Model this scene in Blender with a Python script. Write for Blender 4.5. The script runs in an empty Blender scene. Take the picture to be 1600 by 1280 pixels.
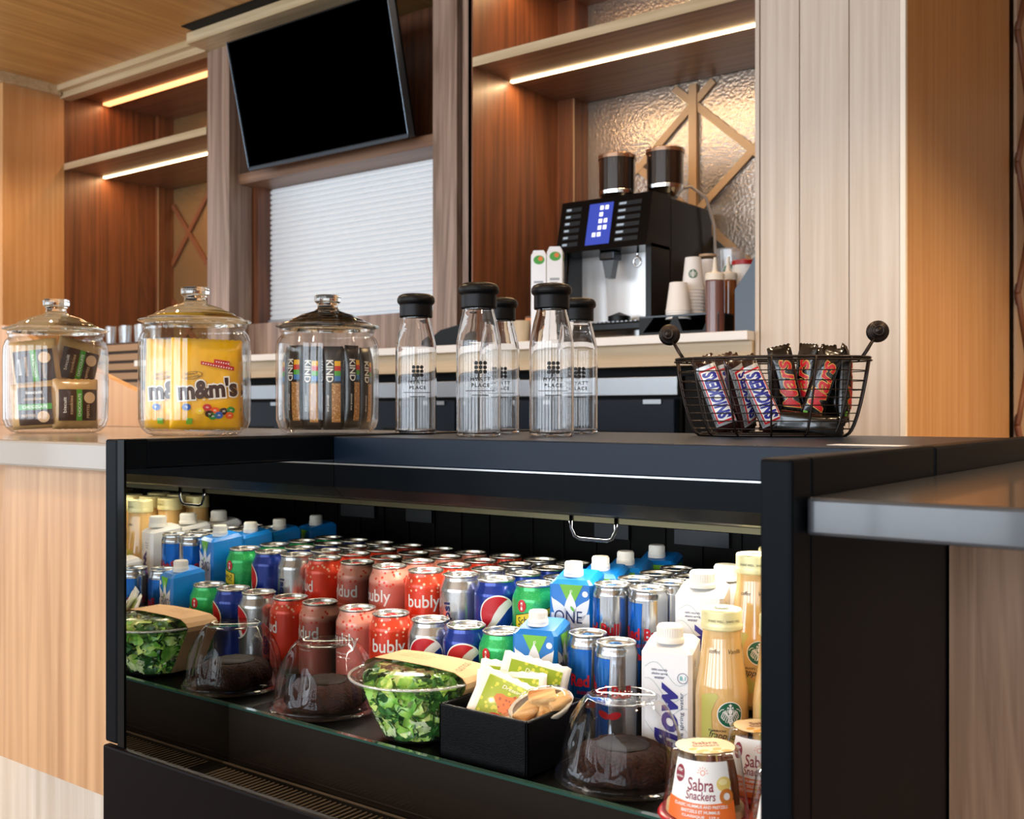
import bpy, bmesh, math, random
from mathutils import Vector, Matrix
PI = math.pi
random.seed(7)
SC = bpy.context.scene
COL = SC.collection
H = 0.90            # eye height; every "drop" below is measured down from it

# ---------------------------------------------------------------- camera, world, lights, exposure
cam = bpy.data.cameras.new('camera')
cam.lens = 1653 / 1600 * 36
cam.sensor_width = 36
cam.shift_y = 0.00125
cam.clip_start = 0.02
cam.dof.use_dof = True
cam.dof.focus_distance = 1.50
cam.dof.aperture_fstop = 9.0
camo = bpy.data.objects.new('camera', cam)
COL.objects.link(camo)
camo.location = (0, 0, H)
camo.rotation_euler = (PI / 2, 0, math.atan2(0.6032, 0.7976))
SC.camera = camo
SC.view_settings.view_transform = 'Standard'
SC.view_settings.look = 'None'
SC.view_settings.exposure = 0.22
SC.view_settings.gamma = 1.0
SC.view_settings.use_curve_mapping = False
SC.cycles.max_bounces = 14
SC.cycles.diffuse_bounces = 4
SC.cycles.glossy_bounces = 6
SC.cycles.transmission_bounces = 14
SC.cycles.transparent_max_bounces = 40
SC.cycles.caustics_reflective = False
SC.cycles.caustics_refractive = False
SC.cycles.sample_clamp_indirect = 4.0
W = bpy.data.worlds.new('world')
SC.world = W
W.use_nodes = True
W.node_tree.nodes['Background'].inputs[0].default_value = (0.75, 0.85, 1.0, 1)
W.node_tree.nodes['Background'].inputs[1].default_value = 0.6

def area(name, loc, direction, sx, sy, power, color, spread=PI):
    l = bpy.data.lights.new(name, 'AREA')
    l.shape = 'RECTANGLE'; l.size = sx; l.size_y = sy
    l.energy = power; l.color = color; l.spread = spread
    o = bpy.data.objects.new(name, l)
    COL.objects.link(o)
    o.location = loc
    o.rotation_euler = Vector(direction).to_track_quat('-Z', 'Y').to_euler()
    return o
DAY = (0.80, 0.90, 1.0)
WARM = (1.0, 0.62, 0.32)
# daylight through the tall windows behind the camera and down the left side
WINX = [-4.9, -3.3, -1.7, -0.1, 1.5]
for k, x in enumerate(WINX):
    area('window_daylight', (x, -3.56, 1.30), (0, 1, 0), 1.30, 2.1, 60, DAY)
for k, y in enumerate([-2.4, -0.8, 0.8]):
    area('window_daylight', (-6.06, y, 1.30), (1, 0, 0), 1.30, 2.1, 19, DAY)
# warm recessed ceiling spots
SPOTS = [(-3.6, 1.2), (-2.4, 1.2), (-1.2, 1.5), (0.2, 2.2), (0.6, 3.2), (-3.6, -0.4), (-2.4, -0.4), (-1.2, -0.2), (0.6, 0.4), (-4.4, 1.9), (0.4, 1.2)]
HOT = {(0.6, 3.2): 150, (0.2, 2.2): 60, (-4.4, 1.9): 45}
for k, (x, y) in enumerate(SPOTS):
    l = bpy.data.lights.new('ceiling_spot_light', 'SPOT')
    l.energy = HOT.get((x, y), 34); l.color = (1.0, 0.72, 0.45); l.spot_size = 2.2; l.spot_blend = 0.6; l.shadow_soft_size = 0.035
    o = bpy.data.objects.new('ceiling_spot_light', l); COL.objects.link(o); o.location = (x, y, H + 1.50)

# ---------------------------------------------------------------- materials
MATS = {}
def new_mat(name):
    m = bpy.data.materials.new(name); m.use_nodes = True
    nt = m.node_tree
    b = nt.nodes['Principled BSDF']
    MATS[name] = m
    return m, nt, b
def lin(c):
    return tuple((v / 12.92 if v <= 0.04045 else ((v + 0.055) / 1.055) ** 2.4) for v in c)
def hexc(h):
    return lin(tuple(int(h[i:i + 2], 16) / 255 for i in (0, 2, 4)))
def mat(name, col, rough=0.5, metal=0.0, coat=0.0, emit=None, es=0.0, spec=0.5, bump=0.0, bscale=200.0, vary=0.0, vscale=30.0):
    if name in MATS: return MATS[name]
    m, nt, b = new_mat(name)
    c = hexc(col) if isinstance(col, str) else col
    b.inputs['Base Color'].default_value = (*c, 1)
    b.inputs['Roughness'].default_value = rough
    b.inputs['Metallic'].default_value = metal
    b.inputs['Coat Weight'].default_value = coat
    b.inputs['Coat Roughness'].default_value = 0.06
    b.inputs['Specular IOR Level'].default_value = spec
    if emit is not None:
        b.inputs['Emission Color'].default_value = (*(hexc(emit) if isinstance(emit, str) else emit), 1)
        b.inputs['Emission Strength'].default_value = es
    tc = nt.nodes.new('ShaderNodeTexCoord')
    nz = nt.nodes.new('ShaderNodeTexNoise'); nz.inputs['Scale'].default_value = vscale; nz.inputs['Detail'].default_value = 3
    nt.links.new(tc.outputs['Object'], nz.inputs['Vector'])
    mx = nt.nodes.new('ShaderNodeMix'); mx.data_type = 'RGBA'
    v = max(vary, 0.03)
    mx.inputs[6].default_value = (*[x * (1 - v) for x in c], 1)
    mx.inputs[7].default_value = (*[min(1, x * (1 + v)) for x in c], 1)
    nt.links.new(nz.outputs['Fac'], mx.inputs[0]); nt.links.new(mx.outputs[2], b.inputs['Base Color'])
    if bump:
        n2 = nt.nodes.new('ShaderNodeTexNoise'); n2.inputs['Scale'].default_value = bscale; n2.inputs['Detail'].default_value = 2
        nt.links.new(tc.outputs['Object'], n2.inputs['Vector'])
        bp = nt.nodes.new('ShaderNodeBump'); bp.inputs['Strength'].default_value = bump; bp.inputs['Distance'].default_value = 0.001
        nt.links.new(n2.outputs['Fac'], bp.inputs['Height']); nt.links.new(bp.outputs['Normal'], b.inputs['Normal'])
    return m
def wood(name, c1, c2, axis='Z', scale=1.0, rough=0.42, fig=0.5, coat=0.15):
    """veneer: fine streaks along an axis over broad cathedral figure"""
    m, nt, b = new_mat(name)
    tc = nt.nodes.new('ShaderNodeTexCoord')
    def mapping(sv):
        mp = nt.nodes.new('ShaderNodeMapping'); mp.inputs['Scale'].default_value = sv
        nt.links.new(tc.outputs['Object'], mp.inputs['Vector']); return mp
    along = {'X': 0, 'Y': 1, 'Z': 2}[axis]
    s1 = [55 * scale] * 3; s1[along] = 1.2 * scale
    s2 = [7 * scale] * 3; s2[along] = 0.7 * scale
    n1 = nt.nodes.new('ShaderNodeTexNoise'); n1.inputs['Scale'].default_value = 1; n1.inputs['Detail'].default_value = 5
    nt.links.new(mapping(s1).outputs[0], n1.inputs['Vector'])
    n2 = nt.nodes.new('ShaderNodeTexNoise'); n2.inputs['Scale'].default_value = 1; n2.inputs['Detail'].default_value = 3; n2.inputs['Distortion'].default_value = 1.4
    nt.links.new(mapping(s2).outputs[0], n2.inputs['Vector'])
    wv = nt.nodes.new('ShaderNodeMath'); wv.operation = 'MULTIPLY'; wv.inputs[1].default_value = 26
    nt.links.new(n2.outputs['Fac'], wv.inputs[0])
    sn = nt.nodes.new('ShaderNodeMath'); sn.operation = 'SINE'; nt.links.new(wv.outputs[0], sn.inputs[0])
    ma = nt.nodes.new('ShaderNodeMath'); ma.operation = 'MULTIPLY_ADD'; ma.inputs[1].default_value = 0.16 * fig; 
    nt.links.new(sn.outputs[0], ma.inputs[0]); nt.links.new(n1.outputs['Fac'], ma.inputs[2])
    rp = nt.nodes.new('ShaderNodeValToRGB')
    rp.color_ramp.elements[0].position = 0.28; rp.color_ramp.elements[0].color = (*hexc(c2), 1)
    rp.color_ramp.elements[1].position = 0.70; rp.color_ramp.elements[1].color = (*hexc(c1), 1)
    nt.links.new(ma.outputs[0], rp.inputs[0]); nt.links.new(rp.outputs[0], b.inputs['Base Color'])
    b.inputs['Roughness'].default_value = rough
    b.inputs['Coat Weight'].default_value = coat; b.inputs['Coat Roughness'].default_value = 0.25
    return m
def thin_glass(name, col=(1, 1, 1), base=0.04, power=4.0, rough=0.0, amount=0.9, haze=0.0):
    """clear thin shell: straight-through transmission plus facing-dependent gloss"""
    m = bpy.data.materials.new(name); m.use_nodes = True; MATS[name] = m
    nt = m.node_tree; nt.nodes.clear()
    out = nt.nodes.new('ShaderNodeOutputMaterial')
    tr = nt.nodes.new('ShaderNodeBsdfTransparent'); tr.inputs[0].default_value = (*col, 1)
    gl = nt.nodes.new('ShaderNodeBsdfGlossy'); gl.inputs['Roughness'].default_value = rough
    lw = nt.nodes.new('ShaderNodeLayerWeight'); lw.inputs[0].default_value = 0.5
    pw = nt.nodes.new('ShaderNodeMath'); pw.operation = 'POWER'; pw.inputs[1].default_value = power
    nt.links.new(lw.outputs['Facing'], pw.inputs[0])
    ma = nt.nodes.new('ShaderNodeMath'); ma.operation = 'MULTIPLY_ADD'; ma.inputs[1].default_value = amount; ma.inputs[2].default_value = base
    nt.links.new(pw.outputs[0], ma.inputs[0])
    mx = nt.nodes.new('ShaderNodeMixShader')
    nt.links.new(ma.outputs[0], mx.inputs[0]); nt.links.new(tr.outputs[0], mx.inputs[1]); nt.links.new(gl.outputs[0], mx.inputs[2])
    last = mx
    if haze:
        df = nt.nodes.new('ShaderNodeBsdfDiffuse'); df.inputs[0].default_value = (0.8, 0.8, 0.8, 1)
        m2 = nt.nodes.new('ShaderNodeMixShader'); m2.inputs[0].default_value = haze
        nt.links.new(mx.outputs[0], m2.inputs[1]); nt.links.new(df.outputs[0], m2.inputs[2]); last = m2
    nt.links.new(last.outputs[0], out.inputs[0])
    return m
def glass(name, col=(1, 1, 1), rough=0.0, ior=1.47):
    m = bpy.data.materials.new(name); m.use_nodes = True; MATS[name] = m
    nt = m.node_tree; nt.nodes.clear()
    out = nt.nodes.new('ShaderNodeOutputMaterial'); g = nt.nodes.new('ShaderNodeBsdfGlass')
    g.inputs['Color'].default_value = (*col, 1); g.inputs['Roughness'].default_value = rough; g.inputs['IOR'].default_value = ior
    nt.links.new(g.outputs[0], out.inputs[0]); return m
def speckle(name, base, dots, scale, thr, rough=0.3, metal=0.3, zmin=None, coat=0.3, zmax=None, base2=None, zs=0.0):
    """painted metal with a field of round dots, optionally only above a height"""
    m, nt, b = new_mat(name)
    tc = nt.nodes.new('ShaderNodeTexCoord')
    vo = nt.nodes.new('ShaderNodeTexVoronoi'); vo.inputs['Scale'].default_value = scale
    nt.links.new(tc.outputs['Object'], vo.inputs['Vector'])
    lt = nt.nodes.new('ShaderNodeMath'); lt.operation = 'LESS_THAN'; lt.inputs[1].default_value = thr
    nt.links.new(vo.outputs['Distance'], lt.inputs[0])
    fac = lt.outputs[0]
    sx = nt.nodes.new('ShaderNodeSeparateXYZ'); nt.links.new(tc.outputs['Object'], sx.inputs[0])
    if zmin is not None:
        g = nt.nodes.new('ShaderNodeMath'); g.operation = 'GREATER_THAN'; g.inputs[1].default_value = zmin
        nt.links.new(sx.outputs['Z'], g.inputs[0])
        mu = nt.nodes.new('ShaderNodeMath'); mu.operation = 'MULTIPLY'
        nt.links.new(fac, mu.inputs[0]); nt.links.new(g.outputs[0], mu.inputs[1]); fac = mu.outputs[0]
    mx = nt.nodes.new('ShaderNodeMix'); mx.data_type = 'RGBA'
    mx.inputs[6].default_value = (*hexc(base), 1); mx.inputs[7].default_value = (*hexc(dots), 1)
    if base2:
        rr = nt.nodes.new('ShaderNodeMapRange'); rr.inputs[1].default_value = zs; rr.inputs[2].default_value = zs + 0.006
        nt.links.new(sx.outputs['Z'], rr.inputs[0])
        mb = nt.nodes.new('ShaderNodeMix'); mb.data_type = 'RGBA'
        mb.inputs[6].default_value = (*hexc(base), 1); mb.inputs[7].default_value = (*hexc(base2), 1)
        nt.links.new(rr.outputs[0], mb.inputs[0]); nt.links.new(mb.outputs[2], mx.inputs[6])
    nt.links.new(fac, mx.inputs[0]); nt.links.new(mx.outputs[2], b.inputs['Base Color'])
    b.inputs['Roughness'].default_value = rough; b.inputs['Metallic'].default_value = metal
    b.inputs['Coat Weight'].default_value = coat; b.inputs['Coat Roughness'].default_value = 0.08
    return m

# ---------------------------------------------------------------- mesh helpers
class MB:
    """collects verts/faces with materials, links them as one mesh object"""
    def __init__(s): s.v = []; s.f = []; s.m = []; s.sm = []; s.mats = []
    def mi(s, m):
        if m not in s.mats: s.mats.append(m)
        return s.mats.index(m)
    def add(s, vs, fs, m, smooth=False, M=None):
        o = len(s.v)
        if M is not None: vs = [tuple(M @ Vector(p)) for p in vs]
        s.v += [tuple(p) for p in vs]
        k = s.mi(m)
        for f in fs:
            s.f.append(tuple(i + o for i in f)); s.m.append(k); s.sm.append(smooth)
        return s
    def box(s, x0, x1, y0, y1, z0, z1, m, bev=0.0, M=None, seg=2):
        if bev <= 0:
            vs = [(x, y, z) for z in (z0, z1) for y in (y0, y1) for x in (x0, x1)]
            return s.add(vs, [(0, 2, 3, 1), (4, 5, 7, 6), (0, 1, 5, 4), (2, 6, 7, 3), (0, 4, 6, 2), (1, 3, 7, 5)], m, False, M)
        bm = bmesh.new(); bmesh.ops.create_cube(bm, size=1)
        for v in bm.verts:
            v.co = Vector(((x0 + x1) / 2 + v.co.x * (x1 - x0), (y0 + y1) / 2 + v.co.y * (y1 - y0), (z0 + z1) / 2 + v.co.z * (z1 - z0)))
        bmesh.ops.bevel(bm, geom=list(bm.edges), offset=bev, segments=seg, affect='EDGES', profile=0.5)
        return s.bm(bm, m, False, M)
    def bm(s, bm, m, smooth=False, M=None):
        bm.verts.index_update()
        vs = [tuple(v.co) for v in bm.verts]; fs = [tuple(v.index for v in f.verts) for f in bm.faces]
        bm.free(); return s.add(vs, fs, m, smooth, M)
    def lathe(s, prof, m, seg=40, M=None, smooth=True, close=False):
        if smooth:
            pp = [prof[0]]
            for p, q in zip(prof, prof[1:]):
                L = math.hypot(q[0] - p[0], q[1] - p[1])
                if L > 0.0035:
                    e = min(0.0012, L * 0.25) / L
                    pp += [(p[0] + (q[0] - p[0]) * e, p[1] + (q[1] - p[1]) * e), (q[0] - (q[0] - p[0]) * e, q[1] - (q[1] - p[1]) * e)]
                pp.append(q)
            prof = pp
        vs = []; fs = []
        rings = []
        for (r, z) in prof:
            if r < 1e-6: rings.append([len(vs)]); vs.append((0, 0, z))
            else:
                rings.append(list(range(len(vs), len(vs) + seg)))
                vs += [(r * math.cos(2 * PI * i / seg), r * math.sin(2 * PI * i / seg), z) for i in range(seg)]
        pr = list(zip(rings, rings[1:])) + ([(rings[-1], rings[0])] if close else [])
        for a, b in pr:
            for i in range(seg):
                j = (i + 1) % seg
                if len(a) == 1 and len(b) == 1: continue
                if len(a) == 1: fs.append((a[0], b[j], b[i]))
                elif len(b) == 1: fs.append((a[i], a[j], b[0]))
                else: fs.append((a[i], a[j], b[j], b[i]))
        return s.add(vs, fs, m, smooth, M)
    def tube(s, pts, r, m, seg=8, M=None, closed=False, caps=True, smooth=True):
        pts = [Vector(p) for p in pts]; n = len(pts); vs = []; fs = []
        up = None
        for k in range(n):
            if closed: t = (pts[(k + 1) % n] - pts[k - 1])
            else: t = pts[min(k + 1, n - 1)] - pts[max(k - 1, 0)]
            t.normalize()
            if up is None:
                up = Vector((0, 0, 1)) if abs(t.z) < 0.9 else Vector((1, 0, 0))
            a = (up - t * up.dot(t))
            if a.length < 1e-5: a = t.orthogonal()
            a.normalize(); b = t.cross(a); up = a
            rr = r[k] if isinstance(r, (list, tuple)) else r
            for i in range(seg):
                q = 2 * PI * i / seg
                vs.append(tuple(pts[k] + a * rr * math.cos(q) + b * rr * math.sin(q)))
        for k in range(n if closed else n - 1):
            for i in range(seg):
                j = (i + 1) % seg; k2 = (k + 1) % n
                fs.append((k * seg + i, k * seg + j, k2 * seg + j, k2 * seg + i))
        if caps and not closed:
            fs.append(tuple(reversed(range(seg)))); fs.append(tuple((n - 1) * seg + i for i in range(seg)))
        return s.add(vs, fs, m, smooth, M)
    def prism(s, poly, y0, y1, m, M=None):
        """poly in x,z extruded in y"""
        n = len(poly)
        vs = [(x, y0, z) for x, z in poly] + [(x, y1, z) for x, z in poly]
        fs = [tuple(range(n)), tuple(reversed(range(n, 2 * n)))] + [(i, i + n, (i + 1) % n + n, (i + 1) % n) for i in range(n)]
        return s.add(vs, fs, m, False, M)
    def decal(s, parts, m, fn, step=0.006, off=0.0):
        """parts: [(verts2d, faces)], mapped through fn(u, v, off); cut along u so it follows curves"""
        for vs, fs in parts:
            bm = bmesh.new()
            bv = [bm.verts.new((x, y, 0)) for x, y in vs]
            for f in fs:
                try: bm.faces.new([bv[i] for i in f])
                except ValueError: pass
            bmesh.ops.triangulate(bm, faces=list(bm.faces))
            if step:
                xs = [v[0] for v in vs]; a = math.floor(min(xs) / step) + 1
                while a * step < max(xs) - 1e-6:
                    bmesh.ops.bisect_plane(bm, geom=list(bm.verts) + list(bm.edges) + list(bm.faces), plane_co=(a * step, 0, 0), plane_no=(1, 0, 0), dist=1e-7)
                    a += 1
                ys = [v[1] for v in vs]; st2 = step * 2; a = math.floor(min(ys) / st2) + 1
                while a * st2 < max(ys) - 1e-6:
                    bmesh.ops.bisect_plane(bm, geom=list(bm.verts) + list(bm.edges) + list(bm.faces), plane_co=(0, a * st2, 0), plane_no=(0, 1, 0), dist=1e-7)
                    a += 1
            bm.verts.index_update()
            s.add([fn(v.co.x, v.co.y, off) for v in bm.verts], [tuple(v.index for v in f.verts) for f in bm.faces], m, True)
            bm.free()
        return s
    def mesh(s, name):
        me = bpy.data.meshes.new(name)
        me.from_pydata(s.v, [], s.f)
        for m in s.mats: me.materials.append(m)
        me.polygons.foreach_set('material_index', s.m)
        me.polygons.foreach_set('use_smooth', s.sm)
        me.update()
        return me
    def build(s, name, parent=None, loc=None, rot=None):
        o = bpy.data.objects.new(name, s.mesh(name)); COL.objects.link(o)
        if parent is not None: o.parent = parent
        if loc is not None: o.location = loc
        if rot is not None: o.rotation_euler = rot
        return o
def tag(o, label=None, cat=None, group=None, kind=None):
    if label: o['label'] = label
    if cat: o['category'] = cat
    if group: o['group'] = group
    if kind: o['kind'] = kind
    return o
def thing(name, label, cat, loc=(0, 0, 0), rz=0, group=None):
    o = bpy.data.objects.new(name, None); COL.objects.link(o)
    o.empty_display_size = 0.02
    o.location = loc; o.rotation_euler = (0, 0, rz)
    return tag(o, label, cat, group)
def struct(name, mb, m=None):
    return tag(mb.build(name), kind='structure')
KIDS = {}
def copy_tree(o, parent=None):
    c = o.copy(); COL.objects.link(c)
    if parent is not None: c.parent = parent
    for ch in list(o.children): copy_tree(ch, c)
    return c
FIRST = set()
def place(proto, loc, rz, label, group=None, rx=0, ry=0, scale=None):
    o = proto if proto.name not in FIRST else copy_tree(proto)
    FIRST.add(proto.name)
    o.location = loc; o.rotation_euler = (rx, ry, rz); o['label'] = label
    if group: o['group'] = group
    if scale: o.scale = (scale,) * 3
    return o

# ---------------------------------------------------------------- flat shapes and writing
TCACHE = {}
def text(s, h, w=None, cx=0, cy=0, bold=0.0, shear=0.0, rot=0.0, sp=1.0):
    """lettering as flat polygons, h = height of its box, centred on cx,cy"""
    key = (s, bold, shear, sp)
    if key not in TCACHE:
        cu = bpy.data.curves.new('lettering', 'FONT'); cu.body = s; cu.size = 1; cu.resolution_u = 3
        cu.offset = bold; cu.shear = shear; cu.space_character = sp
        o = bpy.data.objects.new('lettering', cu); COL.objects.link(o)
        dg = bpy.context.evaluated_depsgraph_get(); dg.update()
        me = bpy.data.meshes.new_from_object(o.evaluated_get(dg))
        vs = [(v.co.x, v.co.y) for v in me.vertices]; fs = [tuple(p.vertices) for p in me.polygons]
        bpy.data.objects.remove(o); bpy.data.meshes.remove(me); bpy.data.curves.remove(cu)
        TCACHE[key] = (vs, fs)
    vs, fs = TCACHE[key]
    if not vs: return []
    x0 = min(v[0] for v in vs); x1 = max(v[0] for v in vs); y0 = min(v[1] for v in vs); y1 = max(v[1] for v in vs)
    sy = h / (y1 - y0); sx = (w / (x1 - x0)) if w else sy
    c, n = math.cos(rot), math.sin(rot); out = []
    for x, y in vs:
        a = (x - (x0 + x1) / 2) * sx; b = (y - (y0 + y1) / 2) * sy
        out.append((cx + a * c - b * n, cy + a * n + b * c))
    return [(out, fs)]
def poly(pts): return [(list(pts), [tuple(range(len(pts)))])]
def rect(x0, x1, y0, y1): return poly([(x0, y0), (x1, y0), (x1, y1), (x0, y1)])
def disc(cx, cy, r, n=24, ry=None, rot=0):
    ry = ry or r
    return poly([(cx + r * math.cos(2 * PI * i / n) * math.cos(rot) - ry * math.sin(2 * PI * i / n) * math.sin(rot), cy + r * math.cos(2 * PI * i / n) * math.sin(rot) + ry * math.sin(2 * PI * i / n) * math.cos(rot)) for i in range(n)])
def ring(cx, cy, r0, r1, n=28):
    vs = [(cx + r * math.cos(2 * PI * i / n), cy + r * math.sin(2 * PI * i / n)) for r in (r0, r1) for i in range(n)]
    return [(vs, [(i, (i + 1) % n, (i + 1) % n + n, i + n) for i in range(n)])]
def star(cx, cy, r, n=5, inner=0.42, rot=PI / 2):
    return poly([(cx + (r if i % 2 == 0 else r * inner) * math.cos(rot + PI * i / n), cy + (r if i % 2 == 0 else r * inner) * math.sin(rot + PI * i / n)) for i in range(2 * n)])
def stroke(pts, w):
    """ribbon of width w along a 2D path"""
    n = len(pts); L = []; R = []
    for i, (x, y) in enumerate(pts):
        a = pts[max(i - 1, 0)]; b = pts[min(i + 1, n - 1)]
        dx, dy = b[0] - a[0], b[1] - a[1]; d = math.hypot(dx, dy) or 1
        ww = w[i] if isinstance(w, (list, tuple)) else w
        L.append((x - dy / d * ww / 2, y + dx / d * ww / 2)); R.append((x + dy / d * ww / 2, y - dx / d * ww / 2))
    return [(L + R, [(i, i + 1, n + i + 1, n + i) for i in range(n - 1)])]
def cyl(rf, ang0=-PI / 2, z0=0.0):
    """decal mapping onto a body of revolution; rf = radius or radius(z)"""
    def f(u, v, off):
        z = z0 + v; r = rf(z) if callable(rf) else rf
        rb = rf(z0) if callable(rf) else rf
        a = ang0 + u / rb
        return ((r + 0.0004 + off) * math.cos(a), (r + 0.0004 + off) * math.sin(a), z)
    return f
def flat(o, ux, uy):
    o = Vector(o); ux = Vector(ux).normalized(); uy = Vector(uy).normalized(); nn = ux.cross(uy)
    return lambda u, v, off: tuple(o + ux * u + uy * v + nn * (0.0004 + off))
def interp(prof):
    p = sorted((z, r) for r, z in prof)
    def f(z):
        if z <= p[0][0]: return p[0][1]
        for (z0, r0), (z1, r1) in zip(p, p[1:]):
            if z <= z1: return r0 if z1 - z0 < 1e-9 else r0 + (r1 - r0) * (z - z0) / (z1 - z0)
        return p[-1][1]
    return f

# ================================================================ MATERIAL SET
maple = wood('pale_maple', 'D8CABA', 'C2B09C', 'Z', 1.0, 0.45, 0.15)
maple_warm = wood('honey_and_lamplit_maple', 'CE9E6A', 'B9844F', 'Z', 1.0, 0.42, 0.2)  # honey wood tone; on the column side it stands for warm lamplight
veneer = wood('figured_veneer', 'C89E74', 'AC8058', 'Z', 1.3, 0.42, 0.5)
veneer_r = wood('walnut_veneer_light', 'A88264', '7E5A40', 'Z', 1.6, 0.45, 0.6)
walnut_daylit = wood('walnut_daylight_tone', 'A48A78', '745A4A', 'Z', 1.0, 0.45, 0.8)  # same walnut as the alcoves, cool daylight put into its colour
walnut = wood('walnut', '7E4A2C', '54301C', 'Z', 1.0, 0.45, 0.5)
walnut_x = wood('walnut_shelf', '8E6A50', '6A4A36', 'X', 1.0, 0.45, 0.4)
oak_x = wood('pale_oak_rail', 'CDB794', 'B09870', 'X', 1.0, 0.45, 0.4)
oak_ceiling = wood('oak_ceiling', 'CC9C5C', 'AC7C42', 'Y', 0.8, 0.4, 0.35)
blackmetal = mat('black_powder_coat', '04080E', 0.36, 0.0, spec=0.06, bump=0.15, bscale=1500)
blackgloss = mat('black_gloss', '030405', 0.12, spec=0.1)
blackmatt = mat('black_matt', '070707', 0.6, spec=0.15)
blackpl = mat('black_plastic', '08090A', 0.35, spec=0.2)
steel = mat('brushed_steel', '8E9092', 0.38, 1.0)
darksteel = mat('dark_chrome', '3A3C40', 0.15, 1.0)
chrome = mat('chrome', 'D8D8D8', 0.08, 1.0)
white = mat('white_paint', 'E9E6E0', 0.6)
led = mat('warm_led', 'FFE2B0', 0.5, emit='FFD9A0', es=9.0)
led2 = mat('dim_orange_led', 'FFB880', 0.5, emit='FFA868', es=2.6)
stone_pale = mat('pale_quartz', '9A938A', 0.16, coat=0.3, vary=0.06, vscale=400)
stone_dark = mat('charcoal_quartz', '3C3F44', 0.2, coat=0.3, vary=0.12, vscale=60)
stone_white = mat('white_quartz', 'E6E2DC', 0.3, vary=0.03, vscale=300)

# ================================================================ ROOM
Zc = H + 1.545
X0, X1, Y0, Y1 = -6.2, 3.0, -3.7, 5.6
struct('floor', MB().box(X0, X1, Y0, Y1, -0.1, 0.0, mat('floor_tile', '8E8478', 0.35, vary=0.08, vscale=8)))
cl = MB().box(X0, X1, Y0, Y1, Zc, Zc + 0.1, oak_ceiling)
struct('ceiling', cl)
def window_wall(name, axis, const, t, a0, a1, opens, z0, z1, n0):
    """wall along an axis with tall openings; each opening gets a window with frame and mullions"""
    mb = MB(); cur = a0
    def bx(b, u0, u1, c0, c1, zz0, zz1, m):
        return b.box(u0, u1, c0, c1, zz0, zz1, m) if axis == 'X' else b.box(c0, c1, u0, u1, zz0, zz1, m)
    for (u0, u1) in opens:
        bx(mb, cur, u0, const, const + t, 0, Zc, white)
        bx(mb, u0, u1, const, const + t, 0, z0, white); bx(mb, u0, u1, const, const + t, z1, Zc, white)
        cur = u1
    bx(mb, cur, a1, const, const + t, 0, Zc, white)
    struct(name, mb)
    fm = mat('window_frame_dark', '2A2A2C', 0.4)
    for k, (u0, u1) in enumerate(opens):
        f = MB(); w = 0.04; c0, c1 = (const + t + 0.0, const + t + 0.05) if t > 0 else (const + t - 0.05, const + t)
        for (p, q) in ((u0, u0 + w), (u1 - w, u1), ((u0 + u1) / 2 - 0.02, (u0 + u1) / 2 + 0.02)): bx(f, p, q, c0, c1, z0, z1, fm)
        for (p, q) in ((z0, z0 + w), (z1 - w, z1)): bx(f, u0, u1, c0, c1, p, q, fm)
        struct('window_%d' % (n0 + k), f)
window_wall('wall_front', 'X', Y0, 0.1, X0, X1, [(x - 0.65, x + 0.65) for x in WINX], 0.25, 2.35, 1)
window_wall('wall_left', 'Y', X0, 0.1, Y0, Y1, [(y - 0.65, y + 0.65) for y in (-2.4, -0.8, 0.8)], 0.25, 2.35, 6)
struct('wall_right', MB().box(X1 - 0.1, X1, Y0, Y1, 0, Zc, white))
struct('wall_back', MB().box(X0, X1, Y1 - 0.1, Y1, 0, Zc, mat('wall_back_paint', 'B9A58C', 0.6)))

# recessed spots: a small housing in the ceiling under each lamp position
sp = None
for (x, y) in SPOTS:
    if sp is None:
        sp = thing('ceiling_spot', 'x', 'ceiling light', group='recessed ceiling spots of the room')
        MB().lathe([(0.05, 0), (0.05, -0.006), (0.038, -0.006), (0.036, 0.0)], white, 24).build('trim_ring', sp)
        MB().lathe([(0.036, -0.002), (0.0, -0.002)], mat('lamp_lens', 'FFE0B0', 0.3, emit='FFD0A0', es=25), 16).build('lens', sp)
    place(sp, (x, y, Zc - 0.001), 0, 'small recessed round warm spot in the oak ceiling')

B = 2.75; BB = 3.36
# ---- end wall on the left, pale maple with its crown
struct('wall_return', MB().box(-5.35, -4.79, 2.45, BB + 0.1, 0, Zc, maple_warm).box(-4.79, -4.77, 2.45, B - 0.001, 0, Zc, maple_warm))
struct('trim_1', MB().box(-5.35, -4.745, 2.42, B - 0.03, Zc - 0.045, Zc, oak_x))
# ---- alcoves
glassp = None
def textured_glass(name, col):
    m, nt, b = new_mat(name)
    b.inputs['Base Color'].default_value = (*hexc(col), 1); b.inputs['Metallic'].default_value = 0.75; b.inputs['Roughness'].default_value = 0.26
    tc = nt.nodes.new('ShaderNodeTexCoord'); n = nt.nodes.new('ShaderNodeTexNoise'); n.inputs['Scale'].default_value = 95; n.inputs['Detail'].default_value = 2
    nt.links.new(tc.outputs['Object'], n.inputs['Vector'])
    bp = nt.nodes.new('ShaderNodeBump'); bp.inputs['Strength'].default_value = 0.6; bp.inputs['Distance'].default_value = 0.004
    nt.links.new(n.outputs['Fac'], bp.inputs['Height']); nt.links.new(bp.outputs['Normal'], b.inputs['Normal'])
    return m
hammer = textured_glass('hammered_glass', 'A89C90')
hammer_w = textured_glass('hammered_glass_amber', 'C2A070')
strip_lt = mat('lattice_wood', 'A88A68', 0.5); strip_dk = mat('lattice_wood_dark', '7A4A30', 0.5)
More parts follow.
